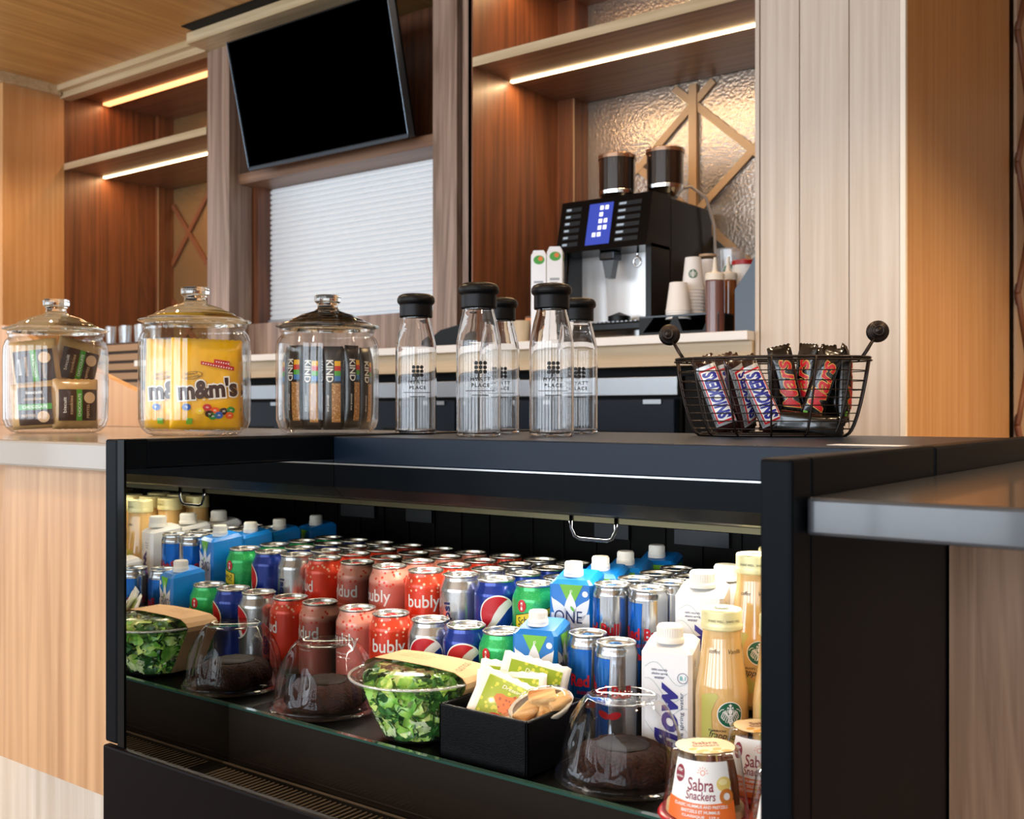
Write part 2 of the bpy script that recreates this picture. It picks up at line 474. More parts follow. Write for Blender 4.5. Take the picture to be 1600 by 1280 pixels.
def alcove(name, label, xl, xr, gx0, gm, sm, nodes, leftstile, ledx, topled):
    """open-fronted shelf alcove: sides, back of hammered glass with lattice, shelf and light strips"""
    t = thing(name, label, 'shelving', ((xl + xr) / 2, B, H))
    ox = (xl + xr) / 2
    def P(mb, part): return mb.build(part, t)
    X = lambda x: x - ox
    P(MB().box(X(xl) - 0.02, X(xl), 0, BB - B, 0.2225, 1.52, walnut), 'side_panel')
    P(MB().box(X(xr), X(xr) + 0.019, 0.0135, BB - B, 0.2225, 1.52, walnut), 'side_panel')
    P(MB().box(X(xl), X(xr), 0, BB - B, 1.52, 1.54, walnut_x), 'top_panel')
    P(MB().box(X(xl), X(xr), 0.0, 0.03, 1.49, 1.52, oak_x), 'fascia')
    P(MB().box(X(xl), X(gx0), BB - B - 0.11, BB - B - 0.02, 0.2225, 1.52, walnut).box(X(gx0) - 0.004, X(gx0), BB - B - 0.115, BB - B - 0.11, 0.2225, 1.15, strip_lt), 'frame_stile')
    P(MB().box(X(gx0), X(xr), BB - B - 0.02, BB - B, 0.2225, 1.52, gm), 'glass_panel')
    sh = P(MB().box(X(xl), X(xr), 0.0, BB - B - 0.03, 1.155, 1.182, walnut_x).box(X(xl), X(xr), -0.002, 0.0, 1.153, 1.184, oak_x), 'shelf')
    e = MB().box(X(xl) + ledx, X(xr) - 0.004, 0.20, 0.215, 1.149, 1.156, led).build('light_strip', sh)
    P(MB().box(X(xl) + ledx, X(xr) - 0.004, 0.20, 0.235, 1.510, 1.521, led2 if topled else led), 'light_strip')
    # lattice laid on the glass
    la = MB(); w = 0.013; cnt = [0]
    yb = BB - B - 0.034
    z_lo, z_hi = 0.24, 1.14
    gl, gr = X(max(gx0, nodes.get('left', -9))), X(xr)
    for (nx, nz) in nodes['v']:
        la.box(X(nx) - 0.015, X(nx) + 0.015, yb - 0.006, yb + 0.012, z_lo, z_hi, sm)
    for (xa, za, xb, zb) in nodes['d']:
        a = Vector((X(xa), 0, za)); b = Vector((X(xb), 0, zb)); d = (b - a).normalized(); a = a - d * w * .8; b = b + d * w * .8; n = Vector((-d.z, 0, d.x)) * w
        # clip to the opening
        def clip(p, q):
            p, q = p.copy(), q.copy()
            for ax, lo, hi in ((0, gl, gr), (2, z_lo, z_hi)):
                for (u, v) in ((p, q), (q, p)):
                    if u[ax] < lo: u += (v - u) * ((lo - u[ax]) / (v[ax] - u[ax])) if abs(v[ax] - u[ax]) > 1e-9 else Vector()
                    if u[ax] > hi: u += (v - u) * ((hi - u[ax]) / (v[ax] - u[ax])) if abs(v[ax] - u[ax]) > 1e-9 else Vector()
            return p, q
        a2, b2 = clip(a, b)
        if (b2 - a2).length < 0.01 or (b2 - a2).length > 3: continue
        if min(a2.x, b2.x) < gl - .001 or max(a2.x, b2.x) > gr + .001: continue
        vs = [(a2 + n), (a2 - n), (b2 - n), (b2 + n)]
        cnt[0] += 1; yo_ = (0.0 if (xb - xa) * (zb - za) > 0 else 0.0016) + 0.00005 * (cnt[0] % 23)
        V = [(v.x, yb + yo_, v.z) for v in vs] + [(v.x, yb + 0.012 + yo_, v.z) for v in vs]
        la.add(V, [(0, 1, 2, 3), (7, 6, 5, 4), (0, 4, 5, 1), (1, 5, 6, 2), (2, 6, 7, 3), (3, 7, 4, 0)], sm)
    P(la, 'lattice')
    return t
def crosses(cx, cz, hx, hz, nx, nz):
    d = []
    for i in range(-nx, nx + 1):
        for k in range(-nz, nz + 1):
            x = cx + i * 2 * hx; z = cz + k * 2 * hz
            d += [(x, z, x + hx, z + hz), (x, z, x + hx, z - hz), (x, z, x - hx, z + hz), (x, z, x - hx, z - hz)]
    return d
alcove('shelf_alcove', 'lit walnut shelf alcove above the coffee machine, hammered glass back', -2.244, -1.232, -2.168, hammer, strip_lt,
       {'v': [(-1.723, 0)], 'left': -1.96, 'd': crosses(-1.723, 1.073, 0.222, 0.195, 1, 3)}, True, 0.006, False)
alcove('shelf_alcove', 'lit walnut shelf alcove left of the television, with two light strips', -4.77, -3.676, -4.74, hammer_w, strip_dk,
       {'v': [], 'd': crosses(-4.60, 0.915, 0.222, 0.25, 1, 2)}, True, 0.006, True)
# real light of the strips
for (xa, xb, col, pw, zz) in ((-2.22, -1.25, (1, 0.68, 0.36), 5.0, 1.147), (-4.75, -3.70, (1, 0.62, 0.30), 3.5, 1.147), (-4.75, -3.70, (1, 0.50, 0.22), 2.2, 1.507), (-2.22, -1.25, (1, 0.62, 0.30), 3.5, 1.507)):
    area('strip_light', ((xa + xb) / 2, B + 0.208, H + zz - 0.001), (0, 0, -1), xb - xa, 0.012, pw, col)

# ---- walnut posts between the alcoves and the hatch
def post(name, label, x0, x1, y0, m, **k):
    return tag(MB().box(x0, x1, y0, B + 0.119, H + 0.222, Zc, m, 0.002).build(name), label, 'post')
post('wall_post', 'daylit walnut post left of the television and the shutter', -3.672, -3.53, B, walnut_daylit)
post('wall_post', 'daylit walnut post right of the television and the shutter', -2.424, -2.315, B, walnut_daylit)
post('wall_post', 'narrow walnut post edging the coffee alcove on its left', -2.290, -2.248, B, walnut_daylit)
# hatch recess: jamb, back, header, sill
hr = thing('serving_hatch', 'walnut-framed hatch under the television, closed by a shutter', 'hatch', (-2.97, B, H))
MB().box(-3.53 + 2.97 - 0.02, -3.53 + 2.97, 0.12, 0.55, 0.221, 1.52, walnut).build('side_panel', hr)
MB().box(-2.424 + 2.97, -2.424 + 2.97 + 0.02, 0.12, 0.55, 0.221, 1.52, walnut).build('side_panel', hr)
MB().box(-0.56, 0.546, 0.05, 0.30, 0.932, 0.975, walnut_x).build('header', hr)
MB().box(-0.56, 0.546, 0.24, 0.27, 0.975, 1.52, walnut).build('back_panel', hr)
MB().box(-0.56, 0.546, 0.10, 0.20, 0.221, 0.36, walnut_daylit).build('sill_panel', hr)
MB().box(-0.56, -0.53, 0.125, 0.2, 0.36, 0.932, walnut).build('guide_rail', hr)
# shutter
shu = thing('roller_shutter', 'closed roller shutter of white ribbed slats under the television', 'shutter', (-2.97, 2.94, H + 0.36))
slat = mat('shutter_white', 'F4F8FA', 0.45)
mb = MB(); n = 27; hh = 0.572 / n
prof = []
for k in range(n):
    z = k * hh
    prof += [(0.004, z), (0.0008, z + hh * 0.18), (0.0, z + hh * 0.45), (0.002, z + hh * 0.68), (0.006, z + hh * 0.76), (0.016, z + hh * 0.78), (0.016, z + hh * 0.995)]
vs = []; 
for (y, z) in prof: vs += [(-0.53, y, z), (0.546, y, z)]
gapm = mat('shutter_gap_shade', '8C969E', 0.6)  # greyer recess faces put the shade between slats into the colour
mb.add(vs, [(2 * i, 2 * i + 1, 2 * i + 3, 2 * i + 2) for i in range(len(prof) - 1) if i % 7 < 4], slat)
mb.add(vs, [(2 * i, 2 * i + 1, 2 * i + 3, 2 * i + 2) for i in range(len(prof) - 1) if i % 7 >= 4], gapm)
mb.box(-0.53, 0.546, 0.008, 0.02, 0, 0.572, slat)
mb.build('slat_curtain', shu)
MB().box(-0.53, 0.546, -0.01, 0.008, -0.001, 0.02, mat('shutter_bar', 'C8CCD0', 0.4, 0.5)).build('bottom_bar', shu)
# crown trims + ceiling slot
struct('trim_2', MB().box(-4.77, -3.66, B - 0.05, B + 0.0, H + 1.518, Zc, oak_x).box(-4.77, -3.66, B - 0.02, B + 0.0, H + 1.49, H + 1.518, oak_x))
struct('trim_3', MB().box(-3.66, -1.24, B - 0.11, B + 0.0, H + 1.495, Zc - 0.006, oak_x))
struct('trim_4', MB().box(-3.62, -1.0, B - 0.165, B - 0.11, Zc - 0.004, Zc + 0.001, blackmatt))

# ---- wide column with planked face
colm = thing('wood_column', 'wide column clad in pale vertical maple boards right of the coffee alcove', 'column', (-1.03, B, 0))
cx0, cx1 = -1.232, -0.824
MB().box(cx0 + 1.03 + 0.02, cx1 + 1.03 - 0.012, 0.012, 1.14, 0, Zc, maple_warm).build('core', colm)
bx = [-1.219, -1.1055, -0.970, -0.838]
for a, b in zip(bx, bx[1:]):
    MB().box(a + 1.03 + 0.0012, b + 1.03 - 0.0012, 0, 0.012, 0.1, Zc, maple, 0.001).build('board', colm)
MB().box(cx0 + 1.03, cx0 + 1.03 + 0.012, -0.004, 0.3, 0, Zc, maple, 0.001).build('edge_strip', colm)
MB().box(cx1 + 1.03 - 0.014, cx1 + 1.03, -0.003, 0.014, 0, Zc, mat('pale_edge', 'F0E4D2', 0.4), 0.001).build('edge_strip', colm)
MB().box(cx1 + 1.03 - 0.012, cx1 + 1.03, 0.014, 1.15, 0, Zc, maple_warm).build('side_panel', colm)  # orange side face: warm lamplight put into its wood colour
# lattice screen beyond the column
ls = thing('lattice_screen', 'diamond lattice screen seen past the right side of the column', 'screen', (-0.80, 3.95, 0))
MB().box(-0.02, -0.01, 0, 1.4, 0, Zc, mat('screen_panel', 'BFA184', 0.5)).build('panel', ls)
MB().box(-0.02, 0.0, 0.16, 0.19, 0, Zc, maple_warm).build('frame_stile', ls)
lt = MB()
for k in range(-2, 9):
    zc = 0.40 + k * 0.46 * 0.98
    for sgn in (-1, 1):
        a = Vector((-0.004, -0.02, zc)); b = Vector((-0.004, 0.15, zc + sgn * 0.225))
        lt.tube([a, b], 0.011, strip_dk, 6)
lt.build('lattice', ls)

# ================================================================ BACK COUNTER
bc = thing('back_counter', 'long back counter with white quartz top and pale oak rail', 'counter', (-3.0, 2.7, H))
CL = -1.12
MB().box(CL, 1.766, 0.0, 0.655, 0.195, 0.2205, stone_white, 0.002).build('countertop', bc)
MB().box(CL, 1.766, 0.03, 0.62, 0.131, 0.195, oak_x).build('rail', bc)
MB().box(CL, 1.766, 0.12, 0.62, 0.104, 0.131, blackmatt).build('shadow_gap', bc)
MB().box(1.55, 1.766, 0.05, 0.62, -0.9, 0.10, blackmatt).build('end_panel', bc)
MB().box(CL, CL + 0.02, 0.05, 0.62, -0.9, 0.104, walnut).build('end_panel', bc)
MB().box(CL, 1.55, 0.55, 0.62, -0.9, 0.10, blackmatt).build('back_panel', bc)
fridge_dark = mat('fridge_door_blue_black', '0E1826', 0.4, 0.0, spec=0.15)
xs = [(-3.93, -3.12), (-3.10, -2.29), (-2.27, -1.46)]
lab = ['undercounter fridge with steel top band, furthest left below the back counter', 'middle undercounter fridge behind the glass bottles', 'undercounter fridge nearest the column, dark doors and steel band']
for (a, b), l in zip(xs, lab):
    f = thing('undercounter_fridge', l, 'fridge', ((a + b) / 2, 2.72, 0), group='undercounter fridges')
    w = (b - a) / 2
    MB().box(-w, w, 0.03, 0.5, 0.1, H + 0.10, blackmatt).build('body', f)
    MB().box(-w, w, 0.0, 0.03, H + 0.045, H + 0.10, steel, 0.002).build('top_band', f)
    for s0, s1 in ((-w + 0.01, -0.005), (0.005, w - 0.01)):
        d = MB().box(s0, s1, 0.0, 0.03, 0.12, H + 0.035, fridge_dark, 0.004).build('door', f)
        MB().box(s0 + 0.06, s0 + 0.30, -0.002, 0.012, H - 0.115, H - 0.06, blackmatt).build('handle_recess', d)
        MB().box(s1 - 0.10, s1 - 0.04, -0.006, 0.0, H + 0.02, H + 0.033, steel).build('hinge', d)

# ================================================================ FRONT COUNTERS
lc = thing('bar_counter', 'pale quartz bar counter on maple panels left of the display case', 'counter', (-1.6, 0.8, H))
Ds = 0.043
MB().box(-2.2, 0.343, 0.0, 0.90, -Ds - 0.039, -Ds, stone_pale, 0.004).build('countertop', lc)
mb = MB()
# tapering front panel between the stone and the plinth
def taper(x0t, x1t, x0b, x1b, y0, y1, zt, zb, m):
    v = [(x0b, y0, zb), (x1b, y0, zb), (x1t, y0, zt), (x0t, y0, zt), (x0b, y1, zb), (x1b, y1, zb), (x1t, y1, zt), (x0t, y1, zt)]
    return MB().add(v, [(0, 1, 2, 3), (7, 6, 5, 4), (0, 4, 5, 1), (1, 5, 6, 2), (2, 6, 7, 3), (3, 7, 4, 0)], m)
taper(-0.005, 0.34, -0.085, 0.34, 0.03, 0.06, -0.083, -0.535, veneer).build('front_panel', lc)
taper(-1.3, -0.02, -1.3, -0.10, 0.09, 0.12, -0.083, -0.55, maple_warm).build('front_panel', lc)
MB().box(-1.3, 0.34, 0.10, 0.2, -0.9, -0.53, maple).build('plinth', lc)
MB().box(-1.3, 0.34, 0.12, 0.8, -0.88, -0.083, maple_warm).build('carcass', lc)
# tan splash panel behind the stone, sloping top
MB().prism([(-1.9, -Ds + .001), (-0.60, -Ds + .001), (-0.916, 0.050), (-1.046, 0.088), (-1.62, 0.265), (-1.9, 0.27)], 0.86, 0.89, maple_warm).build('upstand', lc)

rc = thing('side_counter', 'charcoal quartz side counter over a veneered panel right of the case', 'counter', (0.5, 0.8, H))
MB().box(-0.817, 1.4, 0.003, 0.90, -0.098, -0.068, stone_dark, 0.003).build('countertop', rc)
MB().box(-0.817, 1.4, 0.413, 0.45, -0.88, -0.098, veneer_r).build('front_panel', rc)
MB().box(-0.817, 1.4, 0.45, 0.88, -0.9, -0.098, blackmatt).build('carcass', rc)

# ================================================================ DISPLAY CASE
XL, XR, YF, YC, YB = -1.213, -0.346, 0.779, 1.144, 1.70
dc = thing('display_case', 'black refrigerated open display case holding cans, bottles and salads', 'display case', (-0.78, YF, H))
ox, oy = -0.78, YF
def cb(mb, x0, x1, y0, y1, d0, d1, m, bev=0.0): return mb.box(x0 - ox, x1 - ox, y0 - oy, y1 - oy, -d1, -d0, m, bev)
PW = 0.027
fridge_in = mat('case_lining_black', '050505', 0.45, spec=0.1)
# corner posts
cb(MB(), XL - PW - 0.014, XL - 0.014, YF, YF + 0.035, 0.037, 0.430, blackmetal, 0.003).build('post', dc)
cb(MB(), XR, XR + PW, YF, YF + 0.04, 0.037, 0.430, blackmetal, 0.003).build('post', dc)
# outer side panels and mirrored inner lining on the left
mirror = mat('mirrored_side_glass', 'B4B4B0', 0.012, 1.0)
cb(MB(), XL - 0.040, XL - 0.004, YF + 0.035, YB, 0.075, 0.86, blackmetal).build('side_panel', dc)
cb(MB(), XL - 0.004, XL, YF + 0.005, YB - 0.06, 0.0755, 0.492, mirror).build('mirror_panel', dc)
cb(MB(), XL - 0.0139, XL + 0.0006, YF + 0.001, YF + 0.0045, 0.0375, 0.45, blackgloss).build('glass_edge', dc)
cb(MB(), XR + 0.004, XR + PW, YF + 0.04, YB, 0.075, 0.86, blackmetal).build('side_panel', dc)
cb(MB(), XR, XR + 0.004, YF + 0.04, YB - 0.06, 0.075, 0.492, mirror).build('mirror_panel', dc)
# side rails on top
cb(MB(), XL - 0.0138, XL, YF + 0.005, YF + 0.035, 0.037, 0.075, blackmetal).build('corner_block', dc)
cb(MB(), XL - 0.040, XL, YF + 0.0352, YB, 0.037, 0.075, blackmetal, 0.003).build('side_rail', dc)
cb(MB(), XR, XR + PW, YF + 0.0402, YC + 0.02, 0.037, 0.075, blackmetal, 0.003).build('side_rail', dc)
cb(MB(), XR, XR + PW + 0.001, YC + 0.0215, YB + 0.4, 0.038, 0.080, blackmetal, 0.003).build('side_rail', dc)
# top and canopy
topm = mat('case_top_satin_black', '0C1B2C', 0.33, 0.0, spec=0.2, bump=0.2, bscale=1800)
cb(MB(), XL, XR, YC, YB, 0.040, 0.0815, topm, 0.002).build('top_panel', dc)
can = MB()
yz = [(YC + 0.001, 0.0835), (YC + 0.001, 0.118), (YC + 0.020, 0.135), (YC + 0.06, 0.143), (YC + 0.30, 0.143), (YC + 0.30, 0.0835)]
v = [(x - ox, y - oy, -d) for x in (XL + .0005, XR - .0005) for y, d in yz]; n = len(yz)
can.add(v, [tuple(range(n)), tuple(reversed(range(n, 2 * n)))] + [(i, i + n, (i + 1) % n + n, (i + 1) % n) for i in range(n)], blackmetal)
can.build('canopy', dc)
cb(MB(), XL, XR, YC + 0.0004, YC + 0.0012, 0.0812, 0.0836, mat('seam_highlight', 'A8A8A8', 0.3, 0.8)).build('canopy_seam', dc)
olive = mat('olive_lip_metal', '544E38', 0.35, 0.8)
cb(MB(), XL, XR, 1.205, 1.211, 0.143, 0.1505, olive).build('lamp_lip', dc)
cb(MB(), XL + 0.01, XR - 0.01, 1.232, 1.262, 0.1435, 0.147, mat('case_lamp', 'FFF4DC', 0.5, emit='FFEBC8', es=6)).build('lamp', dc)
hd = MB(); hx = -0.773 - ox; hy = 1.203 - oy
hd.tube([(hx - 0.036, hy, -0.143), (hx - 0.036, hy, -0.160), (hx - 0.030, hy, -0.171), (hx - 0.022, hy, -0.174), (hx + 0.022, hy, -0.174), (hx + 0.030, hy, -0.171), (hx + 0.036, hy, -0.160), (hx + 0.036, hy, -0.143)], 0.0022, darksteel, 10)
hd.build('blind_handle', dc)
# inside
cb(MB(), XL, XR, 1.60, 1.64, 0.143, 0.43, fridge_in).build('back_wall', dc)
bw = MB()
for k in range(12): cb(bw, XL + 0.05 + k * 0.07, XL + 0.053 + k * 0.07, 1.597, 1.60, 0.15, 0.36, blackmatt)
for (a, b) in ((-1.02, -0.95), (-0.86, -0.76)): cb(bw, a, b, 1.592, 1.60, 0.20, 0.225, mat('bracket_grey', '2E3238', 0.4, 0.4))
bw.build('back_slots', dc)
cb(MB(), XL, XR, 0.957, 1.20, 0.424, 0.440, fridge_in, 0.001).build('deck', dc)
cb(MB(), XL, XR, 1.192, 1.60, 0.369, 0.440, fridge_in, 0.001).build('step_shelf', dc)
gg = mat('glass_edge_green', '2C4A42', 0.08, coat=1.0)
cb(MB(), XL, XR, 0.945, 0.951, 0.415, 0.492, mat('riser_smoked_glass', '3A342E', 0.12, 0.55)).build('riser_glass', dc)
cb(MB(), XL, XR, 0.9445, 0.952, 0.4125, 0.4155, gg).build('riser_edge', dc)
cb(MB(), XL, XR, YF + 0.02, 0.945, 0.492, 0.50, fridge_in).build('well_floor', dc)
gr = MB()
slotm = mat('grille_slot', '9A8E80', 0.35, 0.6)
for k in range(95):
    x = XL + 0.02 + k * 0.009
    cb(gr, x, x + 0.0015, 0.865, 0.925, 0.4908, 0.492, slotm)
cb(gr, XL, XR, 0.935, 0.937, 0.490, 0.492, slotm)
gr.build('air_grille', dc)
cb(MB(), XL - 0.04, XR + PW, YF - 0.004, YF + 0.008, 0.433, 0.87, mat('kick_panel_brown_black', '0C0809', 0.4, spec=0.05), 0.003).build('front_panel', dc)
cb(MB(), XL - 0.035, XR + PW - 0.004, YF + 0.03, YB - 0.02, 0.80, 0.9, blackmatt).build('plinth', dc)
# paper label lying flat on the case top
lb = MB(); cb(lb, XR - 0.105, XR - 0.012, YC + 0.06, YC + 0.10, 0.0396, 0.0402, mat('paper_white', 'D8DCE2', 0.5)); 
tag(lb.build('paper_label'), 'small white paper label lying on the case top beside the right rail', 'label').location = (ox, oy, H)
# the lamp's own light, thrown down and forward over the front rows
area('case_lamp_light', (-0.78, 1.247, H - 0.1478), (0, -0.95, -1), 0.84, 0.012, 4.3, (1.0, 0.93, 0.80))

# ================================================================ TELEVISION
tv = thing('television', 'black flat television tilted down in the walnut hatch recess', 'television', (-2.935, 2.72, H + 0.955))
tv.rotation_euler = (math.atan2(0.11, 0.478), 0, 0)
MB().box(-0.427, 0.427, 0.0, 0.045, 0, 0.490, blackpl, 0.004).build('housing', tv)
MB().box(-0.420, 0.420, -0.002, 0.0, 0.012, 0.484, mat('tv_screen', '000000', 0.5, spec=0.0)).build('screen', tv)
MB().box(-0.427, 0.427, -0.006, 0.004, -0.004, 0.009, mat('tv_bezel', '26282C', 0.25, 0.6), 0.001).build('bottom_bezel', tv)
MB().box(-0.4285, -0.4265, -0.004, 0.03, 0, 0.49, mat('tv_side_silver', '8A98A4', 0.2, 0.9)).build('side_trim', tv)
MB().box(0.4265, 0.4285, -0.004, 0.03, 0, 0.49, MATS['tv_side_silver']).build('side_trim', tv)
MB().box(-0.1, 0.1, 0.045, 0.10, 0.2, 0.34, blackpl).build('wall_bracket', tv)

# ================================================================ CANS
FACE = lambda x, y: math.atan2(-y, -x) + PI / 2
canmetal = mat('can_aluminium', 'C9C6C0', 0.25, 0.95)
CANP = [(0.0, 0.005), (0.020, 0.005), (0.0235, 0.0), (0.0265, 0.0015), (0.0322, 0.010), (0.033, 0.014), (0.033, 0.0985), (0.0325, 0.102), (0.0278, 0.1135), (0.0272, 0.118)]
CANL = [(0.0272, 0.118), (0.0281, 0.1193), (0.0280, 0.1212), (0.0270, 0.122), (0.0258, 0.1210), (0.0250, 0.1165), (0.0246, 0.1158), (0.0, 0.1158)]
canr = interp(CANP[4:])
def can(kind, label, body, tabm, deco, P=CANP, L=CANL, sc=1.0):
    t = thing('soda_can', label, 'can')
    MB().lathe(P, body, 40).build('body', t)
    l = MB().lathe(L, canmetal, 40)
    l.lathe([(0.020, L[-1][1]), (0.0212, L[-1][1] + 0.0008), (0.0224, L[-1][1])], canmetal, 32)
    l.build('lid', t)
    z = L[-1][1] + 0.0006; k = sc
    tb = MB()
    tb.tube([(0.0085 * k * math.cos(a), -0.004 + 0.011 * k * math.sin(a), z + 0.0012) for a in [2 * PI * i / 18 for i in range(18)]], 0.0014, tabm, 6, closed=True)
    tb.box(-0.007 * k, 0.007 * k, -0.006, 0.004, z, z + 0.0014, tabm, 0.0005)
    tb.lathe([(0.0025, z), (0.0025, z + 0.0022), (0, z + 0.0022)], tabm, 10)
    tb.build('pull_tab', t)
    d = MB(); deco(d); d.build('label_print', t)
    return t
txt_white = mat('print_white', 'F1EEE8', 0.35)
txt_navy = mat('print_navy', '14205A', 0.35)
txt_black = mat('print_black', '15130F', 0.4)
txt_red = mat('print_red', 'C4121E', 0.35)
pblue = mat('cola_blue', '0A2F8C', 0.28, 0.35, coat=0.4)
print_blue = mat('print_blue', '123C96', 0.35)
def bubly(col):
    def deco(d):
        f = cyl(canr, -PI / 2, 0.0745)
        d.decal(text('bubly', 0.0255, 0.052, 0, 0.0, 0.012), txt_white, f, off=.0002)
        d.decal(text('sparkling water', 0.0034, 0.030, -0.004, -0.0185, 0.004), txt_white, f, off=.0002)
        d.decal(text('eau petillante', 0.0034, 0.026, 0.0, -0.0245, 0.004), txt_white, f, off=.0002)
        g = cyl(canr, PI / 2 - 0.5, 0.056)
        d.decal(rect(-0.016, -0.004, -0.03, 0.028), mat('nutrition_white', 'D8D4CC', 0.5), g)
        for k in range(14): d.decal(rect(-0.0145, -0.0055, -0.028 + k * 0.004, -0.0265 + k * 0.004), txt_black, g, off=.0003)
    return deco
def globe(d, f, r, cx=0, cy=0, rot=0.75):
    c, s = math.cos(rot), math.sin(rot)
    R = lambda pts: [(cx + x * c - y * s, cy + x * s + y * c) for x, y in pts]
    d.decal(disc(cx, cy, r * 1.08, 36), txt_white, f, off=.0001)
    a0, a1 = math.radians(12), math.radians(186)
    arc = [(r * math.cos(a0 + (a1 - a0) * i / 20), r * math.sin(a0 + (a1 - a0) * i / 20)) for i in range(21)]
    cur = [(-r * 0.55, r * -0.02), (-r * 0.15, r * 0.16), (r * 0.35, r * 0.28), (r * 0.75, r * 0.27)]
    d.decal(poly(R(arc + cur)), txt_red, f, off=.0003)
    a0, a1 = math.radians(205), math.radians(345)
    arc = [(r * math.cos(a0 + (a1 - a0) * i / 20), r * math.sin(a0 + (a1 - a0) * i / 20)) for i in range(21)]
    cur = [(r * 0.6, r * -0.22), (r * 0.15, r * -0.50), (-r * 0.35, r * -0.58), (-r * 0.7, r * -0.50)]
    d.decal(poly(R(arc + cur)), print_blue, f, off=.0003)
def cola(d):
    f = cyl(canr, -PI / 2, 0.074)
    globe(d, f, 0.0255, -0.006, 0)
    d.decal(text('pepsi', 0.016, 0.046, 0, 0, 0.01, rot=PI / 2), txt_white, cyl(canr, 0.15, 0.053), off=.0002)
    g = cyl(canr, -PI / 2 + 1.25, 0.056)
    d.decal(rect(-0.006, 0.006, -0.03, 0.03), MATS['nutrition_white'], g)
    for k in range(14): d.decal(rect(-0.005, 0.005, -0.028 + k * 0.004, -0.0265 + k * 0.004), txt_black, g, off=.0003)
def dietcola(d):
    f = cyl(canr, -PI / 2 - 0.35, 0.074)
    globe(d, f, 0.0255)
    for a in (PI / 2 + 0.5,):
        g = cyl(canr, a, 0.058)
        d.decal(text('pepsi', 0.014, 0.050, 0, 0, 0.02, rot=PI / 2), txt_navy, g, off=.0002)
        d.decal(text('diete', 0.011, 0.030, 0.018, -0.02, 0.01, rot=PI / 2), txt_navy, g, off=.0002)
        globe(d, g, 0.0065, -0.001, -0.013)
    d.decal(rect(-0.014, 0.014, -0.038, 0.030), print_blue, cyl(canr, 0.25, 0.053), off=.0001)
def ginger(d):
    f = cyl(canr, -PI / 2, 0.074)
    yel = mat('banner_yellow', 'E2C81E', 0.4)
    d.decal(poly([(-0.0315, -0.018), (0.0285, -0.005), (0.0285, 0.0185), (-0.0315, 0.0055)]), txt_black, f, off=.0001)
    d.decal(poly([(-0.0305, -0.0168), (0.0275, -0.0042), (0.0275, 0.0172), (-0.0305, 0.0046)]), yel, f, off=.0003)
    d.decal(text('Schweppes', 0.0145, 0.050, -0.002, 0.0, 0.006, shear=0.25, rot=0.2), txt_black, f, off=.0005)
    d.decal(disc(-0.020, 0.019, 0.0068, 20, ry=0.0088), txt_red, f, off=.0005)
    d.decal(poly([(-0.0215, 0.013), (-0.0185, 0.013), (-0.0185, 0.024), (-0.0215, 0.024)]), txt_white, f, off=.0007)
    d.decal(text('A', 0.006, 0.006, -0.020, 0.019, 0.01), txt_red, f, off=.0009)
    d.decal(text('GINGER ALE', 0.005, 0.030, 0.002, -0.026, 0.01), txt_white, f, off=.0003)
CANS = {
 'pink': can('pink', 'x', speckle('can_pink', 'C86A5C', 'D8402C', 130, 0.27, 0.4, 0.25, zmin=0.088, base2='E8A08C', zs=0.092), txt_red, bubly(0)),
 'red': can('red', 'x', speckle('can_red', 'E03A1C', 'F6C4A4', 140, 0.28, 0.3, 0.25, zmin=0.090, base2='E8482A', zs=0.094), txt_red, bubly(1)),
 'silver': can('silver', 'x', mat('can_silver', 'C4C6C8', 0.22, 0.9, vary=0.05, vscale=60), canmetal, dietcola),
 'blue': can('blue', 'x', pblue, canmetal, cola),
 'green': can('green', 'x', speckle('can_green', '149648', '7CDC8C', 420, 0.20, 0.28, 0.3, zmin=0.062, base2='27B05C', zs=0.08), canmetal, ginger),
}
# energy drink: slim can, blue and silver quarters
SP = [(0.0, 0.004), (0.017, 0.004), (0.0195, 0.0), (0.0215, 0.0015), (0.0262, 0.008), (0.0265, 0.011), (0.0265, 0.1225), (0.0255, 0.126), (0.0242, 0.1300), (0.0242, 0.132)]
SL = [(0.0242, 0.132), (0.0251, 0.1335), (0.0250, 0.1352), (0.0240, 0.136), (0.0230, 0.1352), (0.0224, 0.131), (0.0, 0.1304)]
slimr = interp(SP[4:])
def energy(d):
    fb = mat('foil_blue', '0A60B8', 0.2, 0.7, coat=0.3)
    rb = mat('foil_red', 'B4101C', 0.3, 0.4)
    for k, (a, w) in enumerate(((-PI / 2 - 0.75, 0.021), (PI / 2 - 0.75, 0.021))):
        f = cyl(slimr, a, 0.066)
        d.decal(poly([(-w, -0.052), (w * 0.85, -0.052), (w, 0.052), (-w * 0.85, 0.052)]), fb, f, off=.0001)
    f = cyl(slimr, -PI / 2, 0.066)
    pass
    f = cyl(slimr, -PI / 2, 0.074)
    d.decal(text('Red Bull', 0.0155, 0.056, 0, 0.004, 0.035), rb, f, off=.0003)
    d.decal(text('ENERGY DRINK', 0.0045, 0.036, 0, -0.011, 0.01), rb, f, off=.0003)
    for s in (-1, 1):
        d.decal(disc(s * 0.007, -0.025, 0.0085, 16, ry=0.0045, rot=s * 0.3), rb, f, off=.0003)
slim = can('slim', 'x', mat('can_foil_silver', 'B4B8BE', 0.16, 0.95), mat('tab_blue', '2C5A8C', 0.3, 0.8), energy, SP, SL, 0.85)
slim.name = 'energy_drink_can'

